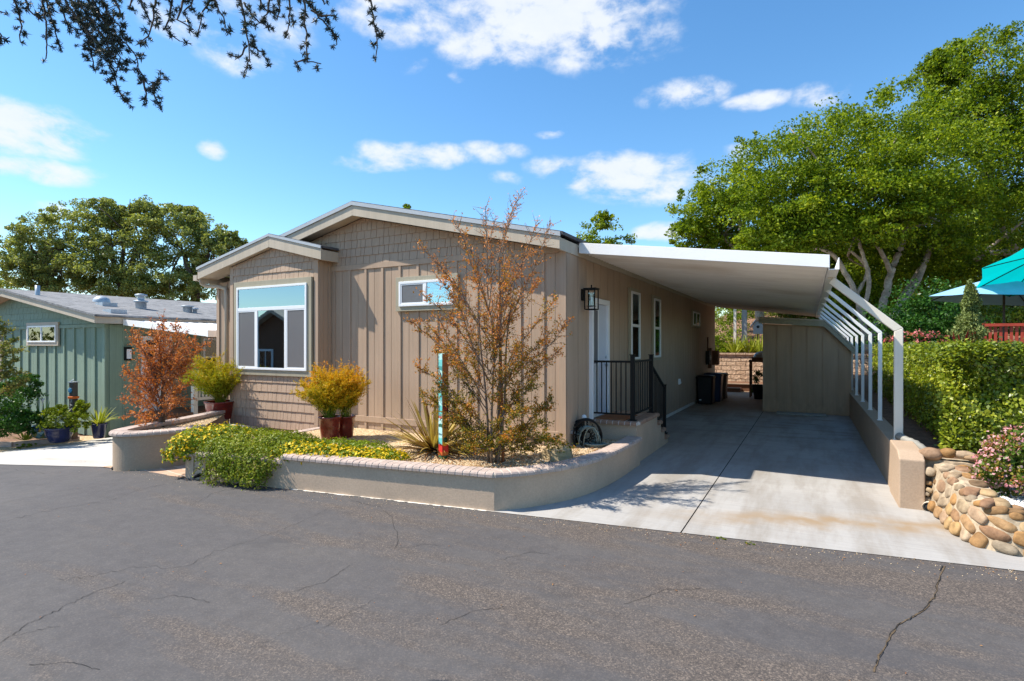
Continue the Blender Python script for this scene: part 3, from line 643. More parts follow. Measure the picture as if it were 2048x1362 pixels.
def shingles(mb, f, u0, u1, z0, z1, row, planes=(), wmin=.09, wmax=.20):
    z = z0; r = 0
    while z < z1:
        u = u0-random.uniform(0, .1)
        while u < u1:
            w_ = random.uniform(wmin, wmax); a, b = max(u+.004, u0), min(u+w_-.004, u1)
            if b-a > .01:
                poly = [(a, z+.003+random.uniform(-.001, .001)), (b, z+.003+random.uniform(-.001, .001)), (b, min(z+row+.012, z1)), (a, min(z+row+.012, z1))]
                for pl_ in planes:
                    if poly: poly = clip(poly, *pl_)
                if len(poly) > 2:
                    P = []
                    o_ = .027+random.uniform(0, .004)
                    for k in (0, 1):
                        for (x, zz) in poly:
                            t = (zz-z)/row; o = (0 if k == 0 else max(.004, o_*(1-.62*t))); P.append(f(x, o, zz))
                    n = len(poly); mb.add(P, [list(range(n))[::-1], list(range(n, 2*n))]+[(i, (i+1)%n, n+(i+1)%n, n+i) for i in range(n)])
            u += w_
        z += row; r += 1
def window(parent, f, u0, u1, z0, z1, kind, trim='tantrim', tw=.085, glass='glass', back='dark', o=.0, frame='white'):
    """casing, white frame with its bars, panes and what stands behind them; the frame mesh carries the others"""
    fr = MB(); w_ = .045; d0, d1 = o+.012, o+.075
    for a in ((u0, u1, z0, z0+w_), (u0, u1, z1-w_, z1), (u0, u0+w_, z0+w_, z1-w_), (u1-w_, u1, z0+w_, z1-w_)): mbox(fr, f, a[0], a[1], d0, d1, a[2], a[3])
    panes = []; scr = []
    if kind == 'bay':
        zm = 2.725; a_, b_ = -10.09, -9.21
        mbox(fr, f, u0+w_, u1-w_, d0, d1-.003, zm-.035, zm+.035)
        for c_ in (a_, b_): mbox(fr, f, c_-.035, c_+.035, d0, d1-.005, z0+w_, zm-.035)
        panes = [(u0+w_, u1-w_, zm+.035, z1-w_, 'glass'), (a_+.035, b_-.035, z0+w_, zm-.035, 'glass')]
        scr = [(u0+w_, a_-.035, z0+w_, zm-.035), (b_+.035, u1-w_, z0+w_, zm-.035)]
    elif kind == 'slider':
        c_ = (u0+u1)/2+.0; mbox(fr, f, c_-.03, c_+.03, d0, d1-.004, z0+w_, z1-w_)
        panes = [(c_+.03, u1-w_, z0+w_, z1-w_, 'glass')]; scr = [(u0+w_, c_-.03, z0+w_, z1-w_)]
    elif kind == 'hung':
        zm = (z0+z1)/2; mbox(fr, f, u0+w_, u1-w_, d0, d1-.004, zm-.03, zm+.03)
        panes = [(u0+w_, u1-w_, zm+.03, z1-w_, 'glass'), (u0+w_, u1-w_, z0+w_, zm-.03, 'glass')]
    elif kind == 'sliderdark':
        c_ = (u0+u1)/2; mbox(fr, f, c_-.03, c_+.03, d0, d1-.004, z0+w_, z1-w_)
        panes = [(c_+.03, u1-w_, z0+w_, z1-w_, 'glass'), (u0+w_, c_-.03, z0+w_, z1-w_, 'glass')]
    win = part('window', fr, M[frame], parent, .004)
    tr = MB(); e = tw
    for a in ((u0-e, u1+e, z1, z1+e), (u0-e, u1+e, z0-e, z0), (u0-e, u0, z0, z1), (u1, u1+e, z0, z1)): mbox(tr, f, a[0], a[1], o+.004, o+.052, a[2], a[3])
    part('casing', tr, M[trim], win, .003)
    bk = MB(); mbox(bk, f, u0+.02, u1-.02, o+.024, o+.032, z0+.02, z1-.02); part('interior', bk, M[back], win)
    for a, b, c, d, g in panes:
        mb = MB(); mbox(mb, f, a-.004, b+.004, o+.052, o+.058, c-.004, d+.004); part('pane', mb, M[glass], win)
    for a, b, c, d in scr:
        mb = MB(); mbox(mb, f, a-.004, b+.004, o+.046, o+.050, c-.004, d+.004); part('pane', mb, M[glass], win)
        mb = MB(); mbox(mb, f, a, b, o+.060, o+.062, c, d)
        part('screen', mb, M['mesh'], win)
        mb = MB(); g_ = .022
        for q in ((a, b, c, c+g_), (a, b, d-g_, d), (a, a+g_, c+g_, d-g_), (b-g_, b, c+g_, d-g_)): mbox(mb, f, q[0], q[1], o+.0585, o+.068, q[2], q[3])
        part('screen_frame', mb, M['greyplastic'] if False else M['white'], win)
    if kind in ('bay', 'slider'):
        mb = MB(); aa = (u0+.05, u1-.05); zlo = 2.76 if kind == 'bay' else z0+.05; z = zlo
        while z < z1-.05: mbox(mb, f, aa[0], aa[1], o+.036, o+.042, z, z+.036); z += .050
        part('blind', mb, M['blind'], win)
        if kind == 'bay': mb = MB(); mbox(mb, f, aa[0], aa[1], o+.0425, o+.047, z1-.125, z1-.085); part('valance', mb, M['screen'], win)
    return win
# ================================================================= main house
H = thing('mobile_home', 'taupe board-and-batten manufactured home with gabled bay window and grey trim', 'house', (-7.6, 7.9, .3))
FY, SX = 7.92, -3.34; fF, fS = fmap('Y', FY), fmap('X', SX)
RX, RZ, SL = -7.51, 4.40, .23            # ridge line (underside of rake boards) and pitch
mb = MB()
body = [(-11.94, .25), (-3.36, .25), (-3.36, 3.40), (RX, 4.36), (-11.94, 3.34)]
mb.prism_y(body, FY+.0, 23.3)
siding(mb, fF, -8.36, -3.35, .63, 3.43, .414, -7.02)
siding(mb, fF, -8.36, -3.35, .26, .52, .414, -7.02)
siding(mb, fF, -11.94, -11.02, .28, 3.40, .30, -11.62, bw=.05)
siding(mb, fS, 8.06, 23.3, .12, 3.47, .372, 8.42, bw=.0, proud=-.012, half=False, gap=.010, th=.020)
mbox(mb, fS, 7.93, 8.05, 0, .03, .2, 3.47); mbox(mb, fF, -3.43, -3.31, .012, .035, .2, 3.47)   # corner boards
mbox(mb, fF, -11.97, -11.87, .012, .035, .25, 3.36)
part('wall', mb, M['tan'], H, .002)
mb = MB(); shingles(mb, fF, -8.95, -3.5, 3.53, 4.5, .158, [(SL, 1, RZ+SL*RX+.01), (-SL, 1, RZ-SL*RX+.01)])
part('gable_shingles', mb, M['tan'], H)
mb = MB()
mbox(mb, fF, -8.36, -3.43, .008, .034, 3.43, 3.53); part('trim_band', mb, M['tan'], H, .003); mb = MB(); mbox(mb, fF, -8.36, -3.43, .008, .036, .52, .63)
part('trim_band', mb, M['tan'], H, .003)
mb = MB(); mbox(mb, fF, -8.3, -3.36, -.02, .012, .215, .262); mb.box(-11.95, -3.37, 7.94, 23.2, -.1, .25); part('foundation', mb, M['whitebase'], H)
# bay
BY = 7.60; fB = fmap('Y', BY); bx0, bx1 = -11.03, -8.35
bRX, bRZ, bSL, bSR = -9.63, 3.962, .22, .245; GY = 7.46
mb = MB(); mb.prism_y([(bx0+.01, .27), (bx1-.01, .27), (bx1-.01, 3.64), (bRX, 3.95), (bx0+.01, 3.64)], BY, FY+.01)
mbox(mb, fB, bx0, bx0+.11, .0, .028, .27, 3.66); mbox(mb, fB, bx1-.11, bx1, .0, .028, .27, 3.64)
mb.box(bx1-.012, bx1+.008, BY+.0, BY+.10, .27, 3.66); mb.box(bx1-.012, bx1+.008, FY-.09, FY-.012, .27, 3.66); mb.box(bx1-.012, bx1-.002, BY+.11, FY-.1, .28, 3.66)
part('bay_wall', mb, M['tan'], H, .003)
mb = MB(); pln = [(bSR, 1, bRZ+bSR*bRX-.0), (-bSL, 1, bRZ-bSL*bRX-.0)]
shingles(mb, fB, bx0+.11, bx1-.11, 3.30, 4.1, .158, pln); part('bay_shingles', mb, M['tan'], H); mb = MB(); shingles(mb, fB, bx0+.11, bx1-.11, .28, 1.39, .185); part('bay_shingles', mb, M['tan'], H)
window(H, fB, -10.73, -8.61, 1.47, 3.195, 'bay', tw=.115, o=.012)
window(H, fF, -6.57, -5.38, 2.68, 3.13, 'slider', o=.024)
w_ = window(H, fS, 11.28, 11.94, 1.675, 3.11, 'hung', tw=.07, glass='glassdim', o=.022)
window(H, fS, 13.2, 13.84, 1.675, 3.10, 'hung', tw=.07, glass='glassdim', o=.022)
window(H, fS, 18.25, 19.45, 2.60, 3.05, 'sliderdark', tw=.06, glass='glassdim', o=.022)
# roof
mb = MB(); RT = .235
def roofslab(mb, xa, za, xb, zb, y0, y1, th=.05): mb.prism_y([(xa, za), (xb, zb), (xb, zb+th), (xa, za+th)], y0, y1)
zl = RZ-SL*(RX+12.02); zr_ = RZ-SL*(-3.27-RX)
roofslab(mb, RX, RZ+RT-.01, -3.25, zr_+RT-.015, 7.612, 23.45); roofslab(mb, -12.05, zl+RT-.015, RX, RZ+RT-.01, 7.612, 23.45)
roofslab(mb, bRX, bRZ+RT+.0, -8.13, bRZ-bSR*1.5+RT+.0, GY-.004, 8.2, .045); roofslab(mb, -12.05, bRZ-bSL*2.42+RT-.005, bRX, bRZ+RT, GY-.004, 8.2, .045)
part('roof', mb, M['roofdk'], H)
mb = MB()
def rake(mb, xa, za, xb, zb, y, h, th=.035): mb.prism_y([(xa, za), (xb, zb), (xb, zb+h), (xa, za+h)], y, y+th)
rake(mb, RX, RZ, -3.30, RZ-SL*(-3.30-RX), 7.62, .19); rake(mb, -10.0, RZ-SL*(RX+10.0), RX, RZ, 7.62, .19)
mb.box(-3.335, -3.30, 7.657, 23.3, zr_-.0, zr_+.185)
rake(mb, bRX, bRZ, -8.15, bRZ-bSR*1.48, GY, .215); rake(mb, -12.0, bRZ-bSL*2.37, bRX, bRZ, GY, .215)
mb.box(-8.185, -8.15, GY+.036, FY-.005, bRZ-bSR*1.48-.0, bRZ-bSR*1.48+.20); mb.box(-12.0, -11.965, GY+.036, 23.3, zl, zl+.19)
part('fascia', mb, M['fascia'], H, .004)
mb = MB()
rake(mb, RX, RZ+.193, -3.285, RZ-SL*(-3.285-RX)+.193, 7.596, .068, .022); rake(mb, -10.0, RZ-SL*(RX+10.0)+.193, RX, RZ+.193, 7.596, .068, .022)
rake(mb, bRX, bRZ+.218, -8.14, bRZ-bSR*1.49+.218, GY-.02, .052, .022); rake(mb, -12.02, bRZ-bSL*2.39+.218, bRX, bRZ+.218, GY-.02, .052, .022); part('drip_edge', mb, M['drip'], H)
mb = MB()
roofslab(mb, RX, RZ+.03, -3.335, zr_+.015+.03, 7.66, FY-.003, .012); roofslab(mb, -9.5, RZ-SL*(RX+9.5)+.03, RX, RZ+.03, 7.66, FY-.003, .012)
roofslab(mb, bRX, bRZ+.02, -8.19, bRZ-bSR*1.44+.02, GY+.04, BY-.003, .012); roofslab(mb, -11.96, bRZ-bSL*2.33+.02, bRX, bRZ+.02, GY+.04, BY-.003, .012)
roofslab(mb, -11.96, bRZ-bSL*2.33+.02, bx0, bRZ-bSL*1.40+.02, BY-.003, FY-.003, .012)
part('soffit', mb, M['fascia'], H)
mb = MB(); mb.tube([(-12.05, 7.55, 3.47), (-12.05, 7.58, 3.36), (-12.0, 7.66, 3.31), (-11.72, 7.80, 3.29), (-11.55, 7.83, 3.24), (-11.53, 7.835, 3.08), (-11.53, 7.835, .5)], [.03]+[.042]*6, 8)
mb.box(-12.16, -12.03, 7.46, 23.2, 3.42, 3.54); part('downspout', mb, M['fascia'], H)
# door
mb = MB(); y0, y1, z0, z1 = 8.93, 9.86, .71, 2.80
for a in ((y0, y0+.06, z0, z1), (y1-.09, y1, z0, z1), (y0+.06, y1-.09, z1-.09, z1)): mbox(mb, fS, a[0], a[1], .012, .085, a[2], a[3])
door = part('door', mb, M['white'], H, .004)
mb = MB(); mbox(mb, fS, y0+.06, y0+.40, .014, .05, z0+.01, z1-.09)
for a in ((y0+.08, y0+.12, 1.62, 2.63), (y0+.34, y0+.38, 1.62, 2.63), (y0+.12, y0+.34, 1.62, 1.66), (y0+.12, y0+.34, 2.59, 2.63)): mbox(mb, fS, a[0], a[1], .05, .066, a[2], a[3])
mbox(mb, fS, y0+.12, y0+.34, .05, .060, .85, 1.12); mbox(mb, fS, y0+.12, y0+.34, .05, .060, 1.18, 1.5); part('sidelight_panel', mb, M['white'], door, .003)
mb = MB(); mbox(mb, fS, y0+.12, y0+.34, .045, .056, 1.66, 2.59); part('pane', mb, M['screen'], door)
mb = MB(); mbox(mb, fS, y0+.41, y1-.095, .014, .044, z0+.01, z1-.095); part('door_leaf', mb, mat('blue_white_door', (.58, .62, .72, 1), .4, .03), door)
mb = MB(); p = fS(y1-.15, .07, 1.62); mb.ball(p, .032, 10, 7); mb.tube([fS(y1-.15, .04, 1.62), p], .012, 8); part('handle', mb, M['metal'], door); mb = MB(); mb.tube([fS(y1-.15, .04, 1.76), fS(y1-.15, .065, 1.76)], .026, 10); part('deadbolt', mb, M['metal'], door)
# electrical bits on the side wall
mb = MB(); q = fS(16.0, .0, 1.05); 
p = onX(1356, 763, SX); mbox(mb, fS, p.y-.08, p.y+.08, .02, .06, p.z-.08, p.z+.08); mb.ball((SX+.07, p.y-.03, p.z+.02), (.02, .03, .03), 8, 6); mb.ball((SX+.07, p.y+.03, p.z-.03), (.02, .03, .03), 8, 6)
tag(part('wall_outlet', mb, M['white'], None, .004), 'small white outlet cover low on the shaded taupe side wall', 'outlet')
e = thing('electric_meter', 'dark meter box and conduit on side wall above the trash bins', 'meter', (SX, 21.2, 1.0))
mb = MB(); mbox(mb, fS, 20.95, 21.25, .03, .16, 1.25, 1.75); part('box', mb, M['dark'], e, .01); mb = MB(); mb.tube([fS(21.1, .08, 1.75), fS(21.1, .08, 2.25)], .03, 8); mbox(mb, fS, 21.5, 21.75, .03, .14, 1.1, 1.85); part('conduit', mb, M['deckwood'], e)
mb = MB(); mb.tube([fS(21.1, .12, 1.5), fS(21.1, .19, 1.5)], .09, 12); part('dial', mb, M['greyplastic'], e)
mb = MB(); mbox(mb, fS, 22.1, 22.5, .03, .3, 1.2, 1.75); tag(part('gas_meter', mb, M['deckwood'], None, .02), 'dark utility box on the far end of the side wall', 'utility box')
# lantern
L = thing('wall_lantern', 'black square lantern with clear glass beside the white entry door', 'wall lamp', (SX+.1, 8.62, 2.9))
ly, lz = 8.60, 2.77
mb = MB(); mbox(mb, fS, ly-.06, ly+.06, .022, .045, lz-.05, lz+.14); mb.bar(fS(ly, .03, lz+.12), fS(ly, .19, lz+.15), .02, .02)
part('bracket', mb, M['black'], L, .003)
mb = MB(); c0, c1, hw, zb, zt = .10, .27, .085, lz-.20, lz+.13
for yy in (ly-hw, ly+hw):
    for oo in (c0, c1): mbox(mb, fS, yy-.008, yy+.008, oo-.008, oo+.008, zb, zt)
for zz in (zb, zt):
    for yy in (ly-hw, ly+hw): mbox(mb, fS, yy-.008, yy+.008, c0, c1, zz-.008, zz+.008)
    for oo in (c0, c1): mbox(mb, fS, ly-hw, ly+hw, oo-.008, oo+.008, zz-.008, zz+.008)
mbox(mb, fS, ly-hw-.02, ly+hw+.02, c0-.02, c1+.02, zt, zt+.02); mb.tube([fS(ly, .185, zt+.02), fS(ly, .185, zt+.075)], .012, 8); mbox(mb, fS, ly-.06, ly+.06, .125, .245, zb+.05, zb+.06)
part('cage', mb, M['black'], L)
mb = MB(); mb.lathe(fS(ly, .185, zb+.06), [(.05, 0), (.05, .22)], 16); part('glass_tube', mb, M['glassdim'], L)
mb = MB(); mb.lathe(fS(ly, .185, zb+.06), [(.0, 0), (.02, .01), (.022, .09), (.028, .12), (0, .15)], 12); part('bulb', mb, M['white'], L)
# ================================================================= entry landing
E = thing('entry_steps', 'brick-topped stucco landing with steps below the entry door', 'steps', (-2.95, 9.7, 0))
lx0, lx1, lya, lyb, lt = SX+.012, -2.5, 8.98, 10.43, .71
mb = MB(); mb.box(lx0, lx1-.02, lya+.02, lyb, 0, lt-.065)
for k in range(3): mb.box(lx0, lx1-.02, lyb+k*.30, lyb+(k+1)*.30, 0, lt-.065-(k+1)*.178)
part('base', mb, M['stucco2'], E)
mb = MB(); edge = [Vector((lx0+.0, lya)), Vector((lx1, lya))]; e2 = [Vector((lx1, lya+.11)), Vector((lx1, lyb))]
capbricks(mb, edge, .22, .03, lt-.064, .064, .11, .014); capbricks(mb, e2, .22, .03, lt-.064, .064, .11, .014)
for k in range(3):
    z = lt-(k+1)*.178; capbricks(mb, [Vector((lx1, lyb+k*.30+.02)), Vector((lx1, lyb+(k+1)*.30))], .84, .02, z-.064, .064, .15, .012)
part('cap_bricks', mb, M['capstep'], E, .004)
mb = MB(); mortarstrip(mb, edge, .22, .03, lt-.064, .064); mortarstrip(mb, e2, .22, .03, lt-.064, .064); part('mortar', mb, M['mortar'], E)
mb = MB(); mb.box(lx0, lx1-.19, lya+.19, lyb, lt-.064, lt-.004); part('paving', mb, M['paver'], E)
mb = MB(); mb.box(-3.24, -2.72, 9.05, 9.80, lt-.002, lt+.016); tag(part('doormat', mb, M['cork'], None, .004), 'rust-brown doormat on the brick landing', 'doormat')
R = thing('stair_railing', 'black metal railing round the entry landing and steps', 'railing', (-2.6, 9.2, lt))
def rpost(x, y, z0, z1, w_=.065):
    mb = MB(); mb.box(x-w_/2, x+w_/2, y-w_/2, y+w_/2, z0, z1); mb.box(x-w_/2-.012, x+w_/2+.012, y-w_/2-.012, y+w_/2+.012, z1, z1+.015); mb.box(x-.065, x+.065, y-.065, y+.065, z0, z0+.012); part('post', mb, M['black'], R)
PA, PB, PC = (-2.615, 9.12), (-2.615, 10.36), (-2.60, 11.36)
rpost(*PA, lt, lt+1.10); rpost(*PB, lt, lt+1.08); rpost(*PC, .178, .178+.98)
mb = MB(); bl = MB()
def railrun(a, b, za, zb, n, h0=.10, h1=.99):
    A, B = Vector((*a, za)), Vector((*b, zb)); up = Vector((0, 0, 1))
    mb.bar(A+up*h1, B+up*h1, .04, .035); mb.bar(A+up*h0, B+up*h0, .035, .025)
    for k in range(1, n):
        p = A.lerp(B, k/n); bl.bar(p+up*h0, p+up*h1, .016, .016)
railrun((SX+.03, 9.06), (PA[0]-.03, PA[1]), lt, lt, 8); railrun((PA[0], PA[1]+.03), (PB[0], PB[1]-.03), lt, lt, 10); railrun((PB[0], PB[1]+.03), (PC[0], PC[1]-.03), lt-.05, .20, 10, .08, .93)
part('rails', mb, M['black'], R); part('balusters', bl, M['black'], R)
mb = MB(); mb.box(-3.2, -2.7, 11.75, 12.25, .008, .02); tag(part('striped_mat', mb, mat('striped_mat_fibre', (.30, .24, .17, 1), .95, .5, 22, stretch=(.2, 3, 1)), None), 'striped tan mat at the foot of the steps', 'doormat')
# ================================================================= carport
K = thing('carport', 'white aluminium patio-cover carport attached to the house side with bent posts', 'carport', (-1.5, 8.4, 0))
cy0, cy1, xa, xb, za, zb = 8.35, 23.4, -3.29, .24, 3.50, 3.035
mb = MB(); y = cy0+.035
while y < cy1-.2:
    for (ya, da), (yb, db) in (((y, 0), (y+.135, .028)), ((y+.135, .028), (y+.15, 0))): mb.quad((xa, ya, za+da), (xb-.02, ya, zb+da), (xb-.02, yb, zb+db), (xa, yb, za+db))
    y += .15
mb.prism_y([(xa, za+.05), (xb-.02, zb+.05), (xb-.02, zb+.07), (xa, za+.07)], cy0+.03, cy1-.03)
part('roof_pan', mb, M['pan'], K)
mb = MB(); mb.prism_y([(xa+.012, za-.03), (xb, zb-.03), (xb, zb+.14), (xa+.012, za+.14)], cy0, cy0+.03); part('front_fascia', mb, M['alu'], K, .004)
mb = MB(); mb.prism_y([(xa, za-.02), (xb, zb-.02), (xb, zb+.12), (xa, za+.12)], cy1-.03, cy1); part('rear_fascia', mb, M['pan'], K)
mb = MB(); mb.box(xb-.012, xb+.11, cy0+.031, cy1-.031, zb-.055, zb-.045); mb.box(xb+.10, xb+.11, cy0+.031, cy1-.031, zb-.045, zb+.10); mb.box(xb-.012, xb-.002, cy0+.031, cy1-.031, zb-.045, zb+.11); part('gutter', mb, M['alu'], K)
WX = 1.10
def cpost(y, wx, wy, m_, first=False):
    mb = MB(); h = wx/2; A, B, D = Vector((xb+.05, zb-(.10 if first else .05))), Vector((WX, 2.20)), Vector((WX, .66))
    d1, d2 = (B-A).normalized(), (D-B).normalized(); n1, n2 = Vector((-d1.y, d1.x)), Vector((-d2.y, d2.x)); mt_ = (n1+n2)/(1+n1.dot(n2))
    L_, R_ = [A+n1*h, B+mt_*h, D+n2*h], [A-n1*h, B-mt_*h, D-n2*h]
    for k in (0, 1): mb.prism_y([tuple(L_[k]), tuple(L_[k+1]), tuple(R_[k+1]), tuple(R_[k])], y-wy/2, y+wy/2)
    mb.box(xb+.0, xb+.115, y-.035, y+.035, zb-.075, zb-.058)
    mb.box(WX-wx/2-.012, WX+wx/2+.012, y-wy/2-.012, y+wy/2+.012, .655, .672)
    return part('downspout' if first else 'post', mb, m_, K, .008)
cpost(9.34, .105, .085, M['cream'], True)
for y in (11.6, 13.35, 15.15, 17.0, 18.85, 20.7, 22.6): cpost(y, .062, .055, M['alu'])
mb = MB(); pth = [Vector((WX, 9.26, .72)), Vector((WX+.05, 9.12, .70)), Vector((WX+.15, 8.98, .67)), Vector((WX+.23, 8.87, .61)), Vector((WX+.26, 8.80, .53)), Vector((WX+.26, 8.76, .45))]
pth = [p for a, b in zip(pth, pth[1:]) for p in (a, a.lerp(b, .25), a.lerp(b, .5), a.lerp(b, .75))]+[pth[-1]]
mb.tube(pth, [.046 if i % 2 else .055 for i in range(len(pth))], 12); part('flexible_drain', mb, M['flexpipe'], K)
# right-hand stucco wall with its end pier
W_ = thing('carport_wall', 'low tan stucco retaining wall under the white carport posts', 'wall', (1.1, 8.2, 0))
mb = MB(); mb.box(.985, 1.205, 9.02, 26, -.1, .655); part('wall', mb, M['stucco'], W_, .01)
mb = MB(); mb.prism_x([(8.14, -.1), (9.018, -.1), (9.018, .70), (8.98, .705), (8.32, .685), (8.14, .60)], .965, 1.225); part('end_pier', mb, M['stucco'], W_, .015)
# shed
S = thing('storage_shed', 'brown batten shed with sloped corner standing at the back of the carport', 'shed', (0, 17.8, 0))
sy = 17.8; prof = [(-1.2, .01), (1.03, .01), (1.03, 1.78), (.36, 2.49), (-1.2, 2.60)]
mb = MB(); mb.prism_y(prof, sy, 21.5); fSh = fmap('Y', sy); sl2 = [(-0.0705, 1, 0)]
for k, (a, b) in enumerate([(-1.19, -.80), (-.80, -.41), (-.41, -.02), (-.02, .37), (.37, .76), (.76, 1.03)]):
    pp = clip(clip([(a+.004, .05), (b-.004, .05), (b-.004, 2.7), (a+.004, 2.7)], .0705, 1, 2.60-.0705*1.2), 1.06, 1, 2.49+1.06*.36)
    mb.prism(pp, lambda p, t: (p[0], sy-t, p[1]), 0, .012)
for u in (-1.17, -.80, -.41, -.02, .37, .76): 
    pp = clip(clip([(u-.028, .05), (u+.028, .05), (u+.028, 2.7), (u-.028, 2.7)], .0705, 1, 2.60-.0705*1.2), 1.06, 1, 2.49+1.06*.36); mb.prism(pp, lambda p, t: (p[0], sy-t, p[1]), .012, .03)
part('wall', mb, M['shedpaint'], S)
mb = MB(); o = .16
mb.prism_y([(-1.3, 2.61), (.375, 2.49), (.375, 2.64), (-1.3, 2.755)], sy-.12, sy-.09); mb.prism_y([(.375, 2.49), (1.16, 1.64), (1.16, 1.80), (.375, 2.64)], sy-.12, sy-.09); part('trim', mb, M['tantrim'], S)
mb = MB(); mb.prism_y([(-1.3, 2.757), (.38, 2.642), (1.17, 1.80), (1.18, 1.84), (.39, 2.68), (-1.3, 2.80)], sy-.13, 21.6); part('roof', mb, M['fascia'], S)
mb = MB(); mb.box(-.82, .42, 17.25, 17.72, .008, .05); tag(part('floor_mat', mb, mat('grey_ribbed_mat', (.30, .29, .25, 1), .9, .1, 20), None, .01), 'grey threshold mat lying on concrete before the shed', 'mat')
# ================================================================= neighbour house
N = thing('neighbour_house', 'sage green manufactured home with grey shingle roof at left', 'house', (-20, 7.8, -.5))
nY, nX, nb = 7.78, -16.5, -.5; nF, nS = fmap('Y', nY), fmap('X', nX)
nRX, nRZ, nSL = -21.75, 3.46, .166
ne = nRZ-nSL*(-16.2-nRX)
mb = MB(); mb.prism_y([(-27.0, nb), (nX-.02, nb), (nX-.02, ne+.05), (nRX, nRZ), (-27.0, ne)], nY, 21)
siding(mb, nF, -27.0, nX-.01, -.02, 2.45, .555, -17.05, bw=.075, proud=.04); siding(mb, nF, -27.0, nX-.01, nb, -.12, .555, -17.05, bw=.075, proud=.04)
mbox(mb, nF, -27.0, nX, .01, .05, -.12, -.02); mbox(mb, nF, -27, nX, .01, .05, 2.45, 2.54); mbox(mb, nF, nX-.1, nX+.02, .01, .06, nb, 2.45)
siding(mb, nS, nY+.06, 21, nb, 2.52, .39, nY+.4, bw=.05, proud=.012, half=False); part('wall', mb, M['green'], N)
mb = MB(); shingles(mb, nF, -26.0, -16.9, 2.55, 3.6, .19, [(nSL, 1, nRZ+nSL*nRX+.02), (-nSL, 1, nRZ-nSL*nRX+.02)], .16, .34); part('gable_shingles', mb, M['green'], N)
a_, b_ = onY(62, 668, nY), onY(119, 703, nY)
window(N, nF, a_.x, b_.x, 2.05, 2.32 if False else 2.54, 'sliderdark', trim='fascia', tw=.10, glass='glassdim', o=.03)
p = onY(-40, 690, nY); q = onY(6, 690, nY); window(N, nF, p.x, q.x, .55, 2.30, 'slider', trim='fascia', tw=.1, glass='glassdim', o=.03)
window(N, nS, 10.40, 10.95, 1.00, 2.18, 'hung', trim='fascia', tw=.05, glass='glassdim', o=.02)
dr = MB(); mbox(dr, nS, 8.62, 9.45, .015, .06, .1, 2.22); nd = part('door', dr, M['white'], N, .004)
dr = MB()
for zz in (.95, 1.56): mbox(dr, nS, 8.74, 9.16, .055, .07, zz, zz+.54)
part('pane', dr, M['dark'], nd)
rf = MB(); y0, y1 = 7.32, 21.2
roofslab(rf, nRX, nRZ+.19, -16.12, nRZ-nSL*(-16.12-nRX)+.19, y0, y1); roofslab(rf, -27.4, ne+.17, nRX, nRZ+.19, y0, y1); roof = part('roof', rf, M['roof'], N)
mb = MB(); rake(mb, nRX, nRZ, -16.2, ne, 7.36, .18, .04); rake(mb, -27.3, ne-.0, nRX, nRZ, 7.36, .18, .04); mb.box(-16.24, -16.2, 7.401, 21.1, ne, ne+.175); part('fascia', mb, M['fascia'], N, .004)
mb = MB(); rake(mb, nRX, nRZ+.183, -16.16, ne+.175, 7.335, .05, .02); rake(mb, -27.3, ne+.183, nRX, nRZ+.183, 7.335, .05, .02); part('drip_edge', mb, M['drip'], N)
mb = MB(); roofslab(mb, nRX, nRZ+.03, -16.25, ne+.035, 7.402, nY-.003, .012); roofslab(mb, -27.2, ne+.03, nRX, nRZ+.03, 7.402, nY-.003, .012); part('soffit', mb, M['fascia'], N)
def onroof(x, y):
    r = ray(x, y); k = nRZ+.24-nSL*(0-nRX)     # z = nRZ+.24 - nSL*(x-nRX)
    t = (nRZ+.24+nSL*nRX-EYE)/(r.z+nSL*r.x); return Vector((0, 0, EYE))+r*t
def vent(px, py, prof, label):
    p = onroof(px, py); mb = MB(); mb.lathe(p-Vector((0, 0, .05)), [(a*.78, b*.8) for a, b in prof], 14); part('roof_vent', mb, M['metal'], roof, label=label)
vent(282, 617, [(.19, 0), (.19, .30), (.25, .30), (.25, .36), (.12, .38), (.12, .52), (.21, .54), (.21, .60), (.0, .64)], 'tall capped vent')
vent(375, 624, [(.17, 0), (.17, .26), (.24, .27), (.24, .31), (0, .33)], 'squat vent'); vent(390, 626, [(.08, 0), (.08, .2), (.13, .2), (.13, .26), (0, .28)], 'small vent pipe')
vent(75, 590, [(.08, 0), (.08, .42), (0, .42)], 'thin vent pipe'); vent(203, 604, [(.30, 0), (.30, .08), (.27, .18), (.18, .26), (0, .30)], 'domed vent')
for px, py in ((213, 611), (230, 625)):
    p = onroof(px, py); mb = MB(); mb.box(p.x-.2, p.x+.2, p.y-.2, p.y+.2, p.z-.05, p.z+.08); part('roof_vent', mb, M['metal'], roof, label='flat box vent')
# neighbour awning
A_ = thing('neighbour_awning', 'white ribbed carport awning on the right side of the green house', 'awning', (-14.4, 8.1, 0))
ax0, ax1, az0, az1, ay0, ay1 = -16.18, -12.55, 2.60, 2.27, 8.05, 20.5
mb = MB(); n = int((ay1-ay0)/.075); V = []
for i in range(n+1):
    y = ay0+(ay1-ay0)*i/n; d = (0, 0, .045, .045)[i % 4]; V += [(ax0, y, az0+d), (ax1, y, az1+d)]
mb.add(V, [(2*i, 2*i+1, 2*i+3, 2*i+2) for i in range(n)]); part('roof_pan', mb, M['alu'], A_)
mb = MB(); mb.prism_y([(ax0, az0-.09), (ax1, az1-.09), (ax1, az1+.065), (ax0, az0+.06)], ay0-.03, ay0); mb.box(ax1, ax1+.05, ay0-.03, ay1, az1-.10, az1+.06); part('fascia', mb, M['alu'], A_)
for y in (12.0, 16.0, 20.0): mb = MB(); mb.box(ax1-.08, ax1-.01, y, y+.07, gz(ax1), az1-.09); part('post', mb, M['alu'], A_)
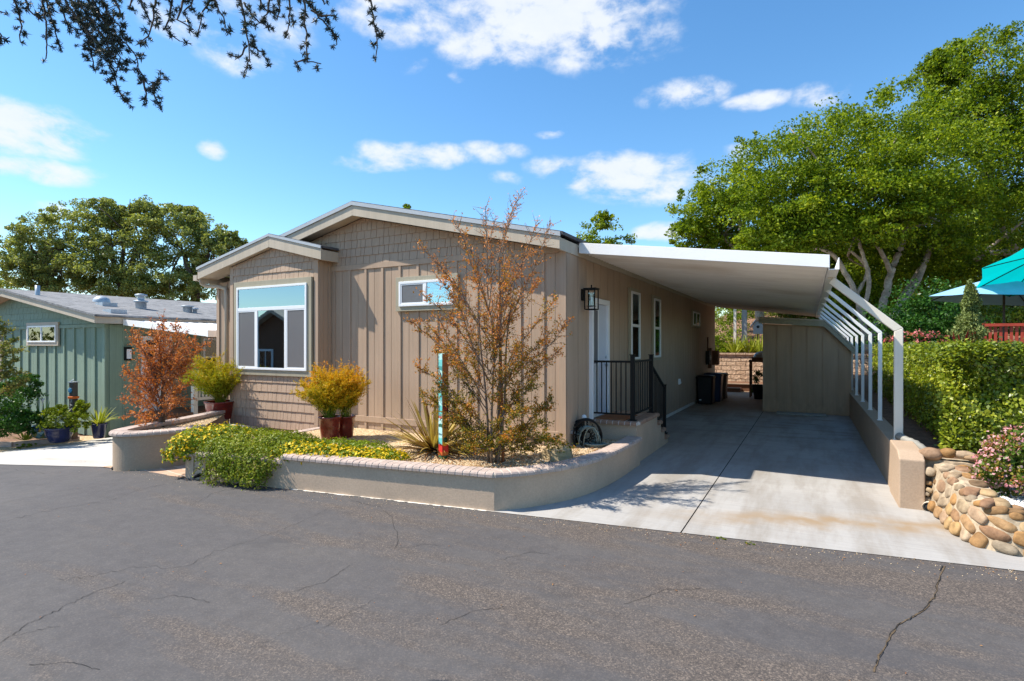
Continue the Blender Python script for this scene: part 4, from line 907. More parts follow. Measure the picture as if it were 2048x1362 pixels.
# porch of the neighbour
Pn = thing('porch_railing', 'cream wooden porch rail behind the rust-orange shrub', 'railing', (-15, 9, -.4))
mb = MB(); x0 = -15.1
for y in (9.3, 10.0, 10.7): mb.box(x0-.06, x0+.06, y-.06, y+.06, gz(x0), 1.25)
mb.box(x0-.07, x0+.07, 9.2, 10.8, 1.16, 1.26); mb.box(x0-.03, x0+.03, 9.3, 10.7, .42, .50); part('frame', mb, M['cream'], Pn)
mb = MB()
for k in range(12): mb.box(x0-.02, x0+.02, 9.42+k*.105, 9.46+k*.105, .5, 1.16)
part('balusters', mb, M['cream'], Pn)
mb = MB(); mb.box(-16.45, -15.05, 8.7, 10.9, gz(-15.7), .1); part('deck', mb, M['deckwood'], Pn)
mb = MB(); mbox(mb, nS, 8.18, 8.34, .02, .14, 1.55, 1.92); lam = tag(part('wall_lantern', mb, M['black'], None, .01), 'dark wall lamp by the green house side door', 'wall lamp'); mb = MB(); mbox(mb, nS, 8.20, 8.32, .05, .145, 1.60, 1.86); part('lamp_glass', mb, M['white'], lam)
# ================================================================= background: retaining wall, steps, birdhouse, barbecue
mb = MB(); mb.box(-8, 5, 27.0, 27.28, -.1, 1.52); mb.box(-8, 5, 26.94, 27.30, 1.52, 1.60); tag(part('retaining_wall', mb, M['block'], None), 'tan split-face block retaining wall seen beyond the carport', 'retaining wall')
Dk = thing('deck_steps', 'low brown wooden steps in front of the block wall', 'steps', (-3, 25, 0))
mb = MB(); mb.box(-6, 1.5, 25.0, 26.9, 0, .30); part('platform', mb, M['deckwood'], Dk); mb = MB(); mb.box(-3.9, -2.5, 24.45, 24.98, 0, .16); part('step', mb, M['deckwood'], Dk)
mb = MB(); mb.box(-6, 1.5, 24.95, 25.1, .30, .335); mb.box(-3.9, -2.5, 24.42, 24.6, .16, .19); part('nosing', mb, M['stucco'], Dk)
bh = at(1516, 668, 27); B = thing('birdhouse', 'small grey birdhouse with gabled roof on the bank behind the shed', 'birdhouse', bh)
mb = MB(); x, y, z = bh; mb.prism_y([(x-.22, z), (x+.22, z), (x+.22, z+.45), (x, z+.75), (x-.22, z+.45)], y, y+.4); part('box', mb, M['greyplastic'], B)
mb = MB(); mb.prism_y([(x-.32, z+.38), (x, z+.80), (x, z+.86), (x-.34, z+.42)], y-.06, y+.46); mb.prism_y([(x, z+.80), (x+.32, z+.38), (x+.34, z+.42), (x, z+.86)], y-.06, y+.46); part('roof', mb, M['metal'], B)
mb = MB(); mb.tube([(x, y-.01, z+.35), (x, y+.02, z+.35)], .07, 10); part('hole', mb, M['dark'], B); mb = MB(); mb.box(x-.05, x+.05, y+.15, y+.25, z-1.6, z); part('pole', mb, M['trunkdk'], B)
for px, lab in ((1470, 'pale thin post on the bank seen under the carport roof'), (1489, 'grey square post beside the birdhouse on the bank')):
    p = at(px, 655, 28); mb = MB(); r_ = .06 if px == 1470 else .12; mb.box(p.x-r_, p.x+r_, p.y-r_, p.y+r_, 1.2, 4.4); tag(part('post', mb, M['cream'] if px == 1470 else M['greyplastic'], None), lab, 'post', 'posts on the bank behind')
g0 = onZ(1516, 790, .33); gy = 22.6; gx = onY(1519, 740, gy).x
G = thing('barbecue_grill', 'silver-lidded grill on a dark stand beside the shed', 'grill', (gx, gy, 0))
mb = MB(); mb.ball((gx+.15, gy, 1.52), (.36, .26, .22), 14, 8); part('lid', mb, M['metal'], G)
mb = MB(); mb.box(gx-.35, gx+.6, gy-.3, gy+.3, 1.33, 1.40); mb.box(gx-.25, gx+.5, gy-.25, gy+.25, 1.40, 1.5)
for a in (-.3, .5):
    for b in (-.25, .25): mb.box(gx+a-.03, gx+a+.03, gy+b-.03, gy+b+.03, 0, 1.33)
part('stand', mb, M['deckwood'], G)
# trash bins
def bin_(x, y, w_, d_, h, m_, label):
    T = thing('trash_bin', label, 'trash bin', (x, y, 0), 'bins along the side wall')
    mb = MB(); pr = [(.42, .02), (.44, .05), (.5, h*.8), (.51, h*.9)]
    def ring(s, z): return [(x+a*w_*s, y+b*d_*s, z) for a, b in ((-1,-.8),(-.8,-1),(.8,-1),(1,-.8),(1,.8),(.8,1),(-.8,1),(-1,.8))]
    V = [p for s, z in pr for p in ring(s, z)]; mb.add(V, [(i*8+k, i*8+(k+1)%8, (i+1)*8+(k+1)%8, (i+1)*8+k) for i in range(3) for k in range(8)]+[tuple(range(7, -1, -1)), tuple(range(24, 32))]); part('body', mb, m_, T)
    mb = MB(); pr = [(.54, h*.89), (.55, h*.93), (.48, h*.985), (.3, h)]; V = [p for s, z in pr for p in ring(s, z)]; mb.add(V, [(i*8+k, i*8+(k+1)%8, (i+1)*8+(k+1)%8, (i+1)*8+k) for i in range(3) for k in range(8)]+[tuple(range(24, 32)), tuple(range(7, -1, -1))]); part('lid', mb, m_, T, .008)
    mb = MB(); mb.tube([(x-w_*.4, y+d_*.58, h*.9), (x+w_*.4, y+d_*.58, h*.9)], .018, 8); part('handle', mb, M['black'], T)
    for a in (-1, 1): mb = MB(); mb.tube([(x+a*w_*.34, y+d_*.5, .09), (x+a*w_*.44, y+d_*.5, .09)], .09, 14); part('wheel', mb, M['black'], T)
    if m_ is M['binblack']: mb = MB(); mb.box(x-.18, x-.10, y-d_*.445-.012, y-d_*.445+.01, .14, .17); part('badge', mb, M['white'], T)
bin_(-3.03, 19.25, .52, .62, .97, M['binblack'], 'black wheeled trash bin, nearest of three by the side wall')
bin_(-2.93, 20.25, .56, .60, 1.0, M['binblue'], 'dark blue wheeled bin between the black and brown ones')
bin_(-2.90, 21.3, .56, .60, .95, M['binbrown'], 'brown wheeled bin, farthest of three by the side wall')
# ================================================================= stone wall at right
SW = thing('stone_wall', 'low river-stone and mortar wall beside the driveway', 'stone wall', (1.6, 7.2, 0))
foot = catmull([(1.25, 8.25), (1.30, 7.75), (1.33, 7.30), (1.45, 6.95), (1.75, 6.80), (2.3, 6.86), (3.2, 7.1), (4.6, 7.5)], 8)
topin = offset(foot, .36); mb = MB(); n = len(foot); V = []
def wtop(i): return .58-.22*min(1, i/(n*.62))
for i in range(n):
    a, b = foot[i], topin[i]; fa = a.lerp(b, .22); h = wtop(i)
    V += [(a.x, a.y, -.1), (a.x+(fa.x-a.x)*.5, a.y+(fa.y-a.y)*.5, h*.5), (fa.x, fa.y, h-.03), (a.lerp(b, .45).x, a.lerp(b, .45).y, h+.005), (b.x, b.y, h-.01), (b.x, b.y, -.1)]
mb.add(V, [(i*6+k, (i+1)*6+k, (i+1)*6+(k+1)%6, i*6+(k+1)%6) for i in range(n-1) for k in range(6)]+[tuple(range(6)), tuple((n-1)*6+k for k in range(5, -1, -1))])
part('mortar', mb, M['stonemortar'], SW)
def stone(c, r, nrm, parent):
    nrm = Vector(nrm).normalized(); q = nrm.to_track_quat('Z', 'Y').to_matrix(); rot = q @ Matrix.Rotation(random.uniform(-.5, .5), 3, 'Z')
    mb = MB(); mb.ball(c, r, 18, 12, .05, rot, pw=random.uniform(.52, .92)); return part('stone', mb, M['stone'], parent)
S_ = [0]
for p, q in zip(foot, foot[1:]): S_.append(S_[-1]+(q-p).length)
def fpos(s):
    k = max(0, min(n-2, next((i for i in range(n-1) if S_[i+1] >= s), n-2))); t = (s-S_[k])/(S_[k+1]-S_[k]); d = (foot[k+1]-foot[k]).normalized()
    return foot[k].lerp(foot[k+1], t), Vector((-d.y, d.x)), lerp(wtop(k), wtop(k+1), t)
rows = [(.075, .095, .07), (.205, .11, .066), (.335, .105, .066), (.46, .08, .05)]
for ri, (zc, ra, rb) in enumerate(rows):
    s = .10+ri*.07
    while s < S_[-1]-.3:
        r1 = ra*random.uniform(.55, 1.25); p, nn, h = fpos(s+r1); hh = zc*h/.5
        if hh < h-.03:
            out = Vector((-nn.x, -nn.y, .35)); t = .11*hh/h
            stone((p.x+nn.x*t, p.y+nn.y*t, hh), (r1, rb*random.uniform(.75, 1.1), .038), out, SW)
        s += 2*r1+random.uniform(.012, .05)
s = .1
while s < S_[-1]-.3:
    r1 = random.uniform(.08, .15); p, nn, h = fpos(s+r1)
    for t in (.15, .28):
        if random.random() < .85: stone((p.x+nn.x*t, p.y+nn.y*t, h-.012), (random.uniform(.06, .085), r1 if abs(nn.y) < .7 else random.uniform(.06, .085), .035) if abs(nn.y) < .7 else (r1, random.uniform(.06, .085), .035), (0, 0, 1), SW)
    s += 2*r1+.03
for c, r in (((1.262, 8.20, .12), .05), ((1.27, 8.16, .25), .035), ((1.27, 8.2, .33), .03), ((1.28, 8.17, .47), .06), ((1.25, 8.18, .20), .028), ((1.33, 8.14, .36), .03)): stone(c, (r, r*.9, .04), (-.3, -1, .2), SW)
mb = MB(); mb.tube([(1.25, 8.10, .06), (1.29, 8.35, .06)], .06, 14, False); mb.tube([(1.25, 8.12, .06), (1.29, 8.3, .06)], .05, 14); dp = part('drain_pipe', mb, M['cream'], SW)
mb = MB(); mb.tube([(1.252, 8.112, .06), (1.2525, 8.116, .06)], .049, 14); part('bore', mb, M['dark'], dp)
# upper edging of loose stones, planted terrace behind
T2 = thing('stone_edging', 'upper row of rounded stones holding the hedge bed', 'stone edging', (1.6, 8.3, .5))
mb = MB(); up2 = [(1.22, 8.36), (1.5, 8.22), (1.9, 8.18), (2.4, 8.20), (3.2, 8.3), (4.8, 8.5)]
for (a, b), (c, d) in zip(up2, up2[1:]): mb.prism_z([(a, b), (c, d), (c, d+.3), (a, b+.3)], .0, .60)
part('mortar', mb, M['stonemortar'], T2)
for x, y, z, r in ((1.30, 8.33, .66, (.13, .10, .08)), (1.47, 8.30, .69, (.08, .07, .06)), (1.62, 8.30, .68, (.12, .07, .05)), (1.74, 8.24, .66, (.13, .07, .05)), (1.58, 8.18, .50, (.11, .05, .08)), (1.95, 8.14, .54, (.15, .06, .09)), (2.2, 8.16, .48, (.09, .05, .07)), (1.80, 8.12, .40, (.10, .05, .05)), (2.45, 8.18, .55, (.14, .06, .08)), (2.8, 8.22, .52, (.13, .06, .09)), (3.2, 8.26, .5, (.16, .06, .09)), (1.40, 8.2, .45, (.06, .05, .06)), (2.05, 8.3, .64, (.12, .08, .04))):
    mb = MB(); mb.ball((x, y, z), r, 14, 9, .04, Matrix.Rotation(random.uniform(-.3, .3), 3, 'Z')); part('stone', mb, M['stone'], T2)
mb = MB(); mb.quad((1.2, 8.45, .60), (6, 8.7, .60), (30, 12, .9), (30, 27, 1.4), (1.2, 27, .75)); struct('hedge_soil', mb, M['soil'])
wg = [(1.62, 8.15), (1.66, 7.3), (1.9, 7.18), (3.0, 7.45), (4.6, 7.9), (4.8, 8.45)]
flat('white_gravel_bed', wg, .355, M['whitegravel']); pebbles('loose_white_gravel', 1800, inpoly(wg), .357, .02, M['whitepebble'])
# deck, fence, umbrellas at far right
ft = [onY(1940, 652, 15.0), onY(2048, 642, 15.0)]
FN = thing('red_fence', 'red painted slatted deck fence behind the hedge at right', 'fence', (3.4, 15, 1.4)); fx = [3.05+.95*k for k in range(6)]
mb = MB(); mb.box(2.95, 8, 14.94, 15.06, 2.37, 2.43); mb.box(2.95, 8, 14.97, 15.03, 1.5, 1.56); part('rail', mb, M['redwood'], FN)
mb = MB(); k = 0
while 3.0+k*.085 < 8: mb.box(3.0+k*.085, 3.045+k*.085, 14.98, 15.02, 1.45, 2.37); k += 1
part('slats', mb, M['redwood'], FN)
for x in fx: mb = MB(); mb.box(x-.05, x+.05, 14.93, 15.07, .7, 2.36); part('post', mb, M['redwood'], FN)
mb = MB(); mb.box(2.9, 9, 15.1, 19, .8, 1.45); tag(part('deck', mb, M['deckwood'], None), 'raised wooden deck behind the red fence', 'deck')
def umbrella(label, c, rad, drop, m_, tilt, az, n=8, pole=None):
    U = thing('patio_umbrella', label, 'umbrella', (c[0], c[1], 1.45), 'patio umbrellas on the deck')
    R_ = Matrix.Translation(c) @ Matrix.Rotation(az, 4, 'Z') @ Matrix.Rotation(tilt, 4, 'Y'); mb = MB(); ribs = MB(); top = Vector((0, 0, 0)); V = [R_ @ top]; K_ = 5
    for i in range(1, K_+1):
        for k in range(2*n):
            a = PI*k/n; t = i/K_; rr = rad*t*(1 if k % 2 == 0 else .90-.03*t); V.append(R_ @ Vector((rr*math.cos(a), rr*math.sin(a), -drop*(t**1.15)-(0 if k % 2 == 0 else .0))))
    Fs = [(0, 1+k, 1+(k+1)%(2*n)) for k in range(2*n)]+[(1+(i-1)*2*n+k, 1+i*2*n+k, 1+i*2*n+(k+1)%(2*n), 1+(i-1)*2*n+(k+1)%(2*n)) for i in range(1, K_) for k in range(2*n)]
    mb.add(V, Fs); part('canopy', mb, m_, U)
    for k in range(n):
        a = 2*PI*k/n; ribs.tube([R_ @ Vector((rad*t*math.cos(a), rad*t*math.sin(a), -drop*(t**1.15)-.015)) for t in (.02, .35, .7, .98)], .011, 6)
    part('ribs', ribs, M['dark'], U)
    b = R_ @ Vector((0, 0, -.02)); mb = MB(); mb.tube([b, (b.x if pole is None else pole[0], b.y if pole is None else pole[1], 1.45)], .025, 8); part('pole', mb, M['trunkdk'], U)
t = NT('teal_canvas_cloth'); t.col((.0, .36, .37, 1)); t.set(.85, 0, .2); tr = t.node('ShaderNodeBsdfTranslucent'); tr.inputs[0].default_value = (.0, .64, .62, 1); mx_ = t.node('ShaderNodeMixShader'); mx_.inputs[0].default_value = .42
t.l(t.b.outputs[0], mx_.inputs[1]); t.l(tr.outputs[0], mx_.inputs[2]); t.l(mx_.outputs[0], t.out.inputs['Surface'])
c1 = at(2092, 507, 12.0); umbrella('bright teal patio umbrella tilted over the deck at right edge', c1, 1.34, .34, t.m, math.radians(-24), math.radians(-70), pole=(c1.x+.4, c1.y+.9))
c2 = onY(2008, 552, 17.2); umbrella('faded pale blue patio umbrella behind the conifer', c2, 1.5, .58, M['paleblue'], math.radians(5), math.radians(12))
# ================================================================= small yard things
def pot(name, label, base, prof, m_, group=None, n=28, soil_=True):
    P_ = thing(name, label, 'plant pot', base, group); mb = MB(); mb.lathe(base, prof, n); part('pot', mb, m_, P_)
    rt = prof[-1]
    mb = MB(); mb.lathe(Vector(base)+Vector((0, 0, rt[1]-.02)), [(0, 0), (rt[0]*.99, 0)], n); part('soil', mb, M['soil'], P_); return P_
tall = lambda r, h: [(r*.72, 0), (r*.78, .02), (r*.93, h*.55), (r, h*.93), (r*1.06, h*.94), (r*1.06, h), (r*.93, h), (r*.92, h-.06)]
b1 = Vector((-8.05, 7.12, .385)); b2 = Vector((-7.50, 7.35, .385)); b3 = Vector((-11.25, 7.30, .385))
b1 = onZ(660, 880, .385); b2 = onZ(690, 874, .385); b3 = at(441, 846, 11.9); b3.z = .385
pot('plant_pot', 'glossy maroon pot right of bay window, fuller of the pair', b1, tall(.18, .40), M['pot'], 'maroon glazed pots')
pot('plant_pot', 'narrower maroon pot behind the other right of the bay window', b2, tall(.17, .37), M['pot'], 'maroon glazed pots')
pot('plant_pot', 'wide maroon pot at the left corner of the bay window', b3, tall(.31, .38), M['pot'], 'maroon glazed pots')
pn1 = at(119, 884, 13.3); pn2 = at(87, 876, 13.8); pn3 = at(198, 876, 13.9)
pot('plant_pot', 'wide dark navy bowl pot beside the left totem post', pn1, [(.16, 0), (.19, .02), (.27, .2), (.29, .32), (.31, .33), (.31, .36), (.28, .36), (.27, .31)], M['navy'], 'blue pots by the green house')
t = NT('mosaic_glaze'); vo = t.node('ShaderNodeTexVoronoi'); vo.inputs['Scale'].default_value = 14; t.l(t.coord(), vo.inputs['Vector']); s_ = t.node('ShaderNodeSeparateXYZ'); t.l(vo.outputs['Color'], s_.inputs[0]); t.col(t.ramp(s_.outputs[0], [(0, (.02, .06, .16)), (.45, (.05, .14, .28)), (.62, (.25, .42, .5)), (.8, (.03, .12, .08)), (.97, (.6, .35, .05))])); t.set(.25)
pot('plant_pot', 'round blue mosaic pot left of the navy bowl', pn2, [(.14, 0), (.22, .06), (.27, .18), (.24, .3), (.2, .34), (.18, .34), (.18, .3)], t.m, 'blue pots by the green house')
pot('plant_pot', 'tapered blue pot holding a spider plant by the corner of the green house', pn3, [(.11, 0), (.12, .02), (.17, .34), (.19, .36), (.19, .38), (.17, .38), (.16, .34)], M['navy'], 'blue pots by the green house')
# painted totem posts
def totem(label, base, h, w_, rotz, sections, faceR, lettering, tsize, tz, tcol, face='x'):
    T = thing('totem_post', label, 'painted post', base); base = Vector(base); rot = Matrix.Rotation(rotz, 4, 'Z')
    mb = MB(); mb.obox((0, 0, h/2), (w_/2, 0, 0), (0, w_/2, 0), (0, 0, h/2)); mb.v = [tuple((rot @ Vector(v))+base) for v in mb.v]
    o = part('shaft', mb, sections, T, .006)
    me = text_mesh(lettering, tsize); me.materials.append(tcol)
    # letters run downwards, lying on the right-hand face
    Mx = Matrix(((0, 0, 1, w_/2+.002), (0, 1, 0, 0), (-1, 0, 0, tz), (0, 0, 0, 1)))
    L_ = Matrix(((0, 0, 1), (0, 1, 0), (-1, 0, 0)))
    if face == 'x': frame = Matrix(((0, 0, 1, w_/2+.002), (0, 1, 0, 0), (-1, 0, 0, tz), (0, 0, 0, 1)))
    else: frame = Matrix(((0, 1, 0, 0), (0, 0, -1, -w_/2-.002), (-1, 0, 0, tz), (0, 0, 0, 1)))
    me.transform(Matrix.Translation(base) @ rot @ frame); link('lettering', me, None, T)
    return T, base, rot
def totemmat(name, stops, base_z, h, orange=None):
    t = NT(name); tc = t.node('ShaderNodeTexCoord'); s_ = t.node('ShaderNodeSeparateXYZ'); t.l(tc.outputs['Object'], s_.inputs[0])
    n = t.noise(tc.outputs['Object'], 18, 4, .6)
    zz = t.math('ADD', t.math('MULTIPLY_ADD', s_.outputs[2], 1/h, -base_z/h), t.math('MULTIPLY_ADD', n, .05, -.025)); a = t.ramp(zz, stops, 'CONSTANT')
    if orange:
        g = t.node('ShaderNodeNewGeometry'); sn = t.node('ShaderNodeSeparateXYZ'); t.l(g.outputs['True Normal'], sn.inputs[0]); right = t.math('GREATER_THAN', sn.outputs[0], .6)
        a = t.mix(right, a, t.ramp(zz, orange, 'CONSTANT'))
    t.col(a); t.set(.5); return t.m
tb = onZ(887, 917, .385)
tqs = (.13, .50, .48); tq2 = (.40, .68, .66); dgr = (.02, .10, .07)
tm_ = totemmat('totem_paint', [(0, (.03, .12, .05)), (.03, (.55, .12, .02)), (.07, (.58, .03, .02)), (.14, tqs), (.2, tq2), (.3, dgr), (.33, tq2), (.38, (.5, .12, .1)), (.41, tqs), (.5, tq2), (.56, tqs), (.63, tq2), (.70, dgr), (.73, tqs), (.8, tq2), (.84, (.05, .25, .24)), (.88, tqs), (.94, tq2)], .385, 1.48,
     [(0, (.03, .14, .05)), (.03, (.60, .14, .02)), (.07, (.55, .02, .015)), (.13, (.66, .34, .02)), (.16, (.52, .26, .04)), (.46, (.48, .07, .03)), (.50, (.50, .22, .05)), (.75, (.42, .16, .05))])
T, bs, rt = totem('turquoise and orange painted post lettered vertically beside the flax', tb, 1.48, .098, math.radians(-9), tm_, None, 'LET IT BE', .105, .86, mat('black_lettering_paint', (.02, .015, .012, 1), .6), 'x') if False else totem('turquoise and orange painted post lettered vertically beside the flax', tb, 1.48, .104, math.radians(-24), tm_, None, 'LET IT BE', .095, .80, mat('black_lettering_paint', (.02, .015, .012, 1), .6))
mb = MB(); p = bs+rt.to_3x3() @ Vector((.053, 0, .27)); nx = rt.to_3x3() @ Vector((1, 0, 0)); mb.tube([p, p+nx*.006], .036, 16); part('green_disc', mb, mat('green_disc_paint', (.015, .06, .03, 1), .4), T)
lb = at(147, 878, 14.0); lm = totemmat('dark_totem_paint', [(0, (.10, .05, .04)), (.05, (.16, .09, .03)), (.12, (.05, .04, .04)), (.2, (.12, .05, .03)), (.28, (.035, .035, .04)), (.34, (.13, .05, .03)), (.42, (.03, .03, .033)), (.75, (.06, .055, .05))], lb.z, 1.48)
T2_, bs2, rt2 = totem('dark painted post with blue flower and orange band by the green wall', lb, 1.44, .13, math.radians(14), lm, None, 'M A S', .11, 1.02, mat('pale_lettering_paint', (.55, .55, .5, 1), .6), 'y')
R3 = rt2.to_3x3(); mb = MB(); mb.obox(bs2+Vector((0, 0, 1.06)), R3 @ Vector((.085, 0, 0)), R3 @ Vector((0, .085, 0)), (0, 0, .03)); part('orange_band', mb, mat('orange_paint', (.65, .14, .02, 1), .5), T2_, .01)
mb = MB(); c = bs2+R3 @ Vector((-.02, -.072, 1.24))
for k in range(7): a = 2*PI*k/7; mb.ball(c+R3 @ Vector((.045*math.cos(a), 0, .045*math.sin(a))), (.026, .012, .026), 8, 6)
mb.ball(c, (.025, .02, .025), 8, 6); part('blue_flower', mb, mat('blue_flower_paint', (.03, .22, .42, 1), .4), T2_)
mb = MB(); mb.obox(bs2+Vector((0, 0, 1.45)), R3 @ Vector((.085, 0, 0)), R3 @ Vector((0, .085, 0)), (0, 0, .012)); mb.tube([bs2+Vector((-.05, -.03, 1.47)), bs2+Vector((.03, 0, 1.52))], [.02, .008], 8); part('cap', mb, M['metal'], T2_)
# rock, hose reel, globe
mb = MB(); p = onZ(1105, 922, .385); mb.ball(p+Vector((0, .12, .05)), (.26, .17, .12), 12, 8, .12, flat=True); tag(part('garden_rock', mb, M['rock'], None), 'angular tan boulder on the gravel by the house corner', 'rock')
HR = thing('hose_reel', 'black iron hose reel hung on the house corner with looped hose', 'hose reel', (-3.1, 8.55, .4))
hc = at(1174, 872, 8.72); ax = Vector((cY, sY, 0)); vw = Vector((-sY, cY, 0))     # the reel's disc roughly faces the street
def ringpts(c, r, zsc=1.0, n=28, tilt=0.0, sq=1.0): return [c+ax*(r*sq*math.cos(2*PI*k/n))+Vector((0, 0, 1))*(r*zsc*math.sin(2*PI*k/n))+vw*(tilt*math.sin(2*PI*k/n)) for k in range(n+1)]
mb = MB()
for dd in (-.05, .10): mb.tube(ringpts(hc+vw*dd, .225, 1.15), .016, 6); mb.tube(ringpts(hc+vw*dd, .07), .010, 6); [mb.tube([hc+vw*dd+ax*(.07*math.cos(a))+Vector((0, 0, .07*math.sin(a))), hc+vw*dd+ax*(.2*math.cos(a+.5))+Vector((0, 0, .2*math.sin(a+.5)))], .007, 5) for a in [k*PI/6 for k in range(12)]]
part('wheel', mb, M['black'], HR)
mb = MB(); mb.tube([(SX+.0, 8.45, hc.z+.21), hc+vw*.1+Vector((0, 0, .24)), hc-vw*.08+Vector((0, 0, .22))], .012, 6); mb.tube([(SX, 8.45, hc.z-.14), hc+vw*.1+Vector((0, 0, -.1))], .012, 6); mb.box(SX+.02, SX+.06, 8.3, 8.62, hc.z-.22, hc.z+.22); part('bracket', mb, M['black'], HR)
mb = MB(); mb.ball((SX+.13, 8.40, hc.z+.27), .045, 12, 8); part('globe', mb, M['white'], HR)
mb = MB(); mb.obox((SX+.05, 8.12, hc.z+.06), (.03, 0, 0), (0, .03, 0), (0, 0, .02)); part('tap', mb, M['metal'], HR)
mb = MB()
for k in range(4): mb.tube(ringpts(hc+vw*(-.02+.03*k), .13+.012*(k % 3), n=26), .010, 6)
for k, (r, z, sq, tl) in enumerate(((.24, 1.12, .60, .04), (.25, 1.06, .68, .0), (.225, 1.18, .52, -.04))): mb.tube(ringpts(hc+Vector((0, 0, -.10))+ax*.025*k-vw*.12, r, z, 30, tl, sq), .0095, 6)
gp = hc+Vector((0, 0, -hc.z+.405)); 
for k in range(3): mb.tube([gp+ax*.12+ax*((.13+.02*k)*math.cos(2*PI*j/20))-vw*(.10+(.09+.01*k)*math.sin(2*PI*j/20))+Vector((0, 0, .015*k)) for j in range(21)], .014, 6)
part('hose', mb, M['hose'], HR)
# kerb edging and gravel strip beside neighbour's drive
mb = MB(); 
for (a, b), (c, d) in zip([(-23, 4.2), (-18.6, 5.0), (-17.0, 6.0), (-16.6, 7.2)], [(-18.6, 5.0), (-17.0, 6.0), (-16.6, 7.2)]): mb.bar((a, b, gz(a)+.05), (c, d, gz(c)+.05), .12, .14)
tag(part('garden_edging', mb, M['cap'], None), 'low brown edging strip around the flower bed of the green house', 'edging')
mm = MB(); mm.quad((-16.28, 4.2, -.49), (-16.28, 7.7, -.49), (-17.2, 7.7, -.49), (-18.5, 5.2, -.49), (-24, 4.2, -.49), (-24, 3.7, -.49)); struct('gravel_strip', mm, M['gravel'])
# house across the street (seen mirrored in the bay window)
X0, Y0 = -29.0, -8.0; O = thing('house_opposite', 'dark brown gabled house across the street mirrored in the bay window', 'house', (X0, Y0, 0))
mb = MB(); mb.prism_y([(X0-3.4, -.6), (X0+3.4, -.6), (X0+3.4, 2.35), (X0, 3.95), (X0-3.4, 2.35)], Y0-10, Y0); part('wall', mb, M['deckwood'], O)
mb = MB(); mb.prism_y([(X0, 3.95), (X0+4.1, 2.02), (X0+4.1, 2.22), (X0, 4.17)], Y0-10, Y0+.5); mb.prism_y([(X0, 3.95), (X0-4.1, 2.02), (X0-4.1, 2.22), (X0, 4.17)], Y0-10, Y0+.5); part('roof', mb, M['fascia'], O)
window(O, lambda u, o, z: (u, Y0+o, z), X0-1.6, X0-.4, .2, 1.6, 'sliderdark', trim='white', glass='glassdim')
# ================================================================= plants
Vn = lambda a: np.array(a, float)
def spray(tips, base, r0, seed, mleaf, parent, twigs, lsize, tw=(.12, .38), lpt=12, start=.3, mtw=None, r_end=.003, leafup=.2, dens=None, branchname='branches', leafname='leaves', sub=True):
    rg = random.Random(seed); rn = np.random.default_rng(seed); mb = MB(); P = []; A = []
    for ti, (root, tip) in enumerate(tips):
        root, tip = Vector(root), Vector(tip); L = (tip-root).length; pts = curve(root, tip, .06, 10, .05, rg)
        mb.tube(pts, [lerp(r0*min(1, L/1.2), r_end, i/10) for i in range(11)], 6)
        n = int(twigs*L); d0 = (tip-root).normalized()
        for k in range(n):
            t = lerp(start, 1, (k+rg.random())/n); i = min(9, int(t*10)); p = pts[i].lerp(pts[i+1], t*10-i)
            d = (d0*.75+Vector((rg.uniform(-1, 1), rg.uniform(-1, 1), rg.uniform(-.6, .8)))).normalized(); ll = rg.uniform(*tw)*(1.15-.6*t)
            q = p+d*ll; mb.tube([p, p.lerp(q, .5)+Vector((0, 0, .02*ll)), q], [.004, .003, .0015], 4, False)
            dn = lpt if dens is None else lpt*dens(p.z, rg)
            for j in range(int(dn)):
                s = rg.uniform(.1, 1.05); c = p.lerp(q, s)
                P.append((c.x+rg.gauss(0, .018), c.y+rg.gauss(0, .018), c.z+rg.gauss(0, .018))); A.append((d.x, d.y, d.z))
    part(branchname, mb, mtw or M['twig'], parent)
    return leafpart(leafname, P, lsize, mleaf, parent, rng=rn, axis=A, jit=.9, asp=.5, up=leafup)
# --- bronze ornamental tree in the planter
tb_ = onZ(985, 926, .385); BT = thing('ornamental_tree', 'slender bronze-leaved young tree staked before the house corner', 'tree', tb_)
D0 = 7.43; rg = random.Random(5)
tipspx = [(835,487),(870,520),(880,560),(905,440),(925,470),(970,412),(990,440),(1042,388),(1025,430),(1075,440),(1100,450),(1060,505),(845,590),(820,640),(850,640),(880,640),(900,590),(1110,600),(1135,640),(1100,665),(1085,720),(1120,700),(870,700),(835,735),(845,790),(880,770),(905,830),(890,880),(930,900),(1060,900),(1110,880),(1130,890),(1085,840),(1105,800),(1070,760),(1040,690),(950,560),(965,620),(1010,560),(1030,600),(940,720),(1000,740),(960,860),(1020,870),(1050,820),(920,800),(1075,560),(860,810),(1000,650),(1020,520),(1040,860),(1000,900),(940,870)]
tips = []
for x, y in tipspx:
    tip = at(x, y, D0+(rg.uniform(.25, .75) if x < 915 and y > 680 else rg.uniform(-.75, .75))); dx = (x-985)/F*D0; hz = tip.z-.385
    rootz = .385+max(.12, hz*rg.uniform(.52, .74)-.50*abs(dx)); k = rg.choice((-1, 0, 1))
    rt_ = Vector((tb_.x+.04*k+dx*.03*cY, tb_.y+.03*k+dx*.03*sY, max(.45, min(rootz, 2.9)))); tips.append((rt_, tip))
def cdens(z, r): return (2.6 if z < 1.3 else 1.6 if z < 2.0 else 1.0 if z < 3.0 else .45)*r.uniform(.4, 1.5)
spray(tips, tb_, .008, 11, M['crape'], BT, 28, .033, lpt=12, start=.18, dens=cdens, mtw=M['stem'])
mb = MB()
for dx, dy, tx, ty in ((-.06, 0, 955, 560), (.03, .04, 1010, 500), (0, -.03, 985, 600), (.07, .02, 1030, 560)):
    tp = at(tx, ty, D0); mb.tube(curve((tb_.x+dx, tb_.y+dy, .36), tp, 0, 12, .02, rg), [lerp(.022, .005, i/12) for i in range(13)], 7)
part('trunk', mb, M['stem'], BT)
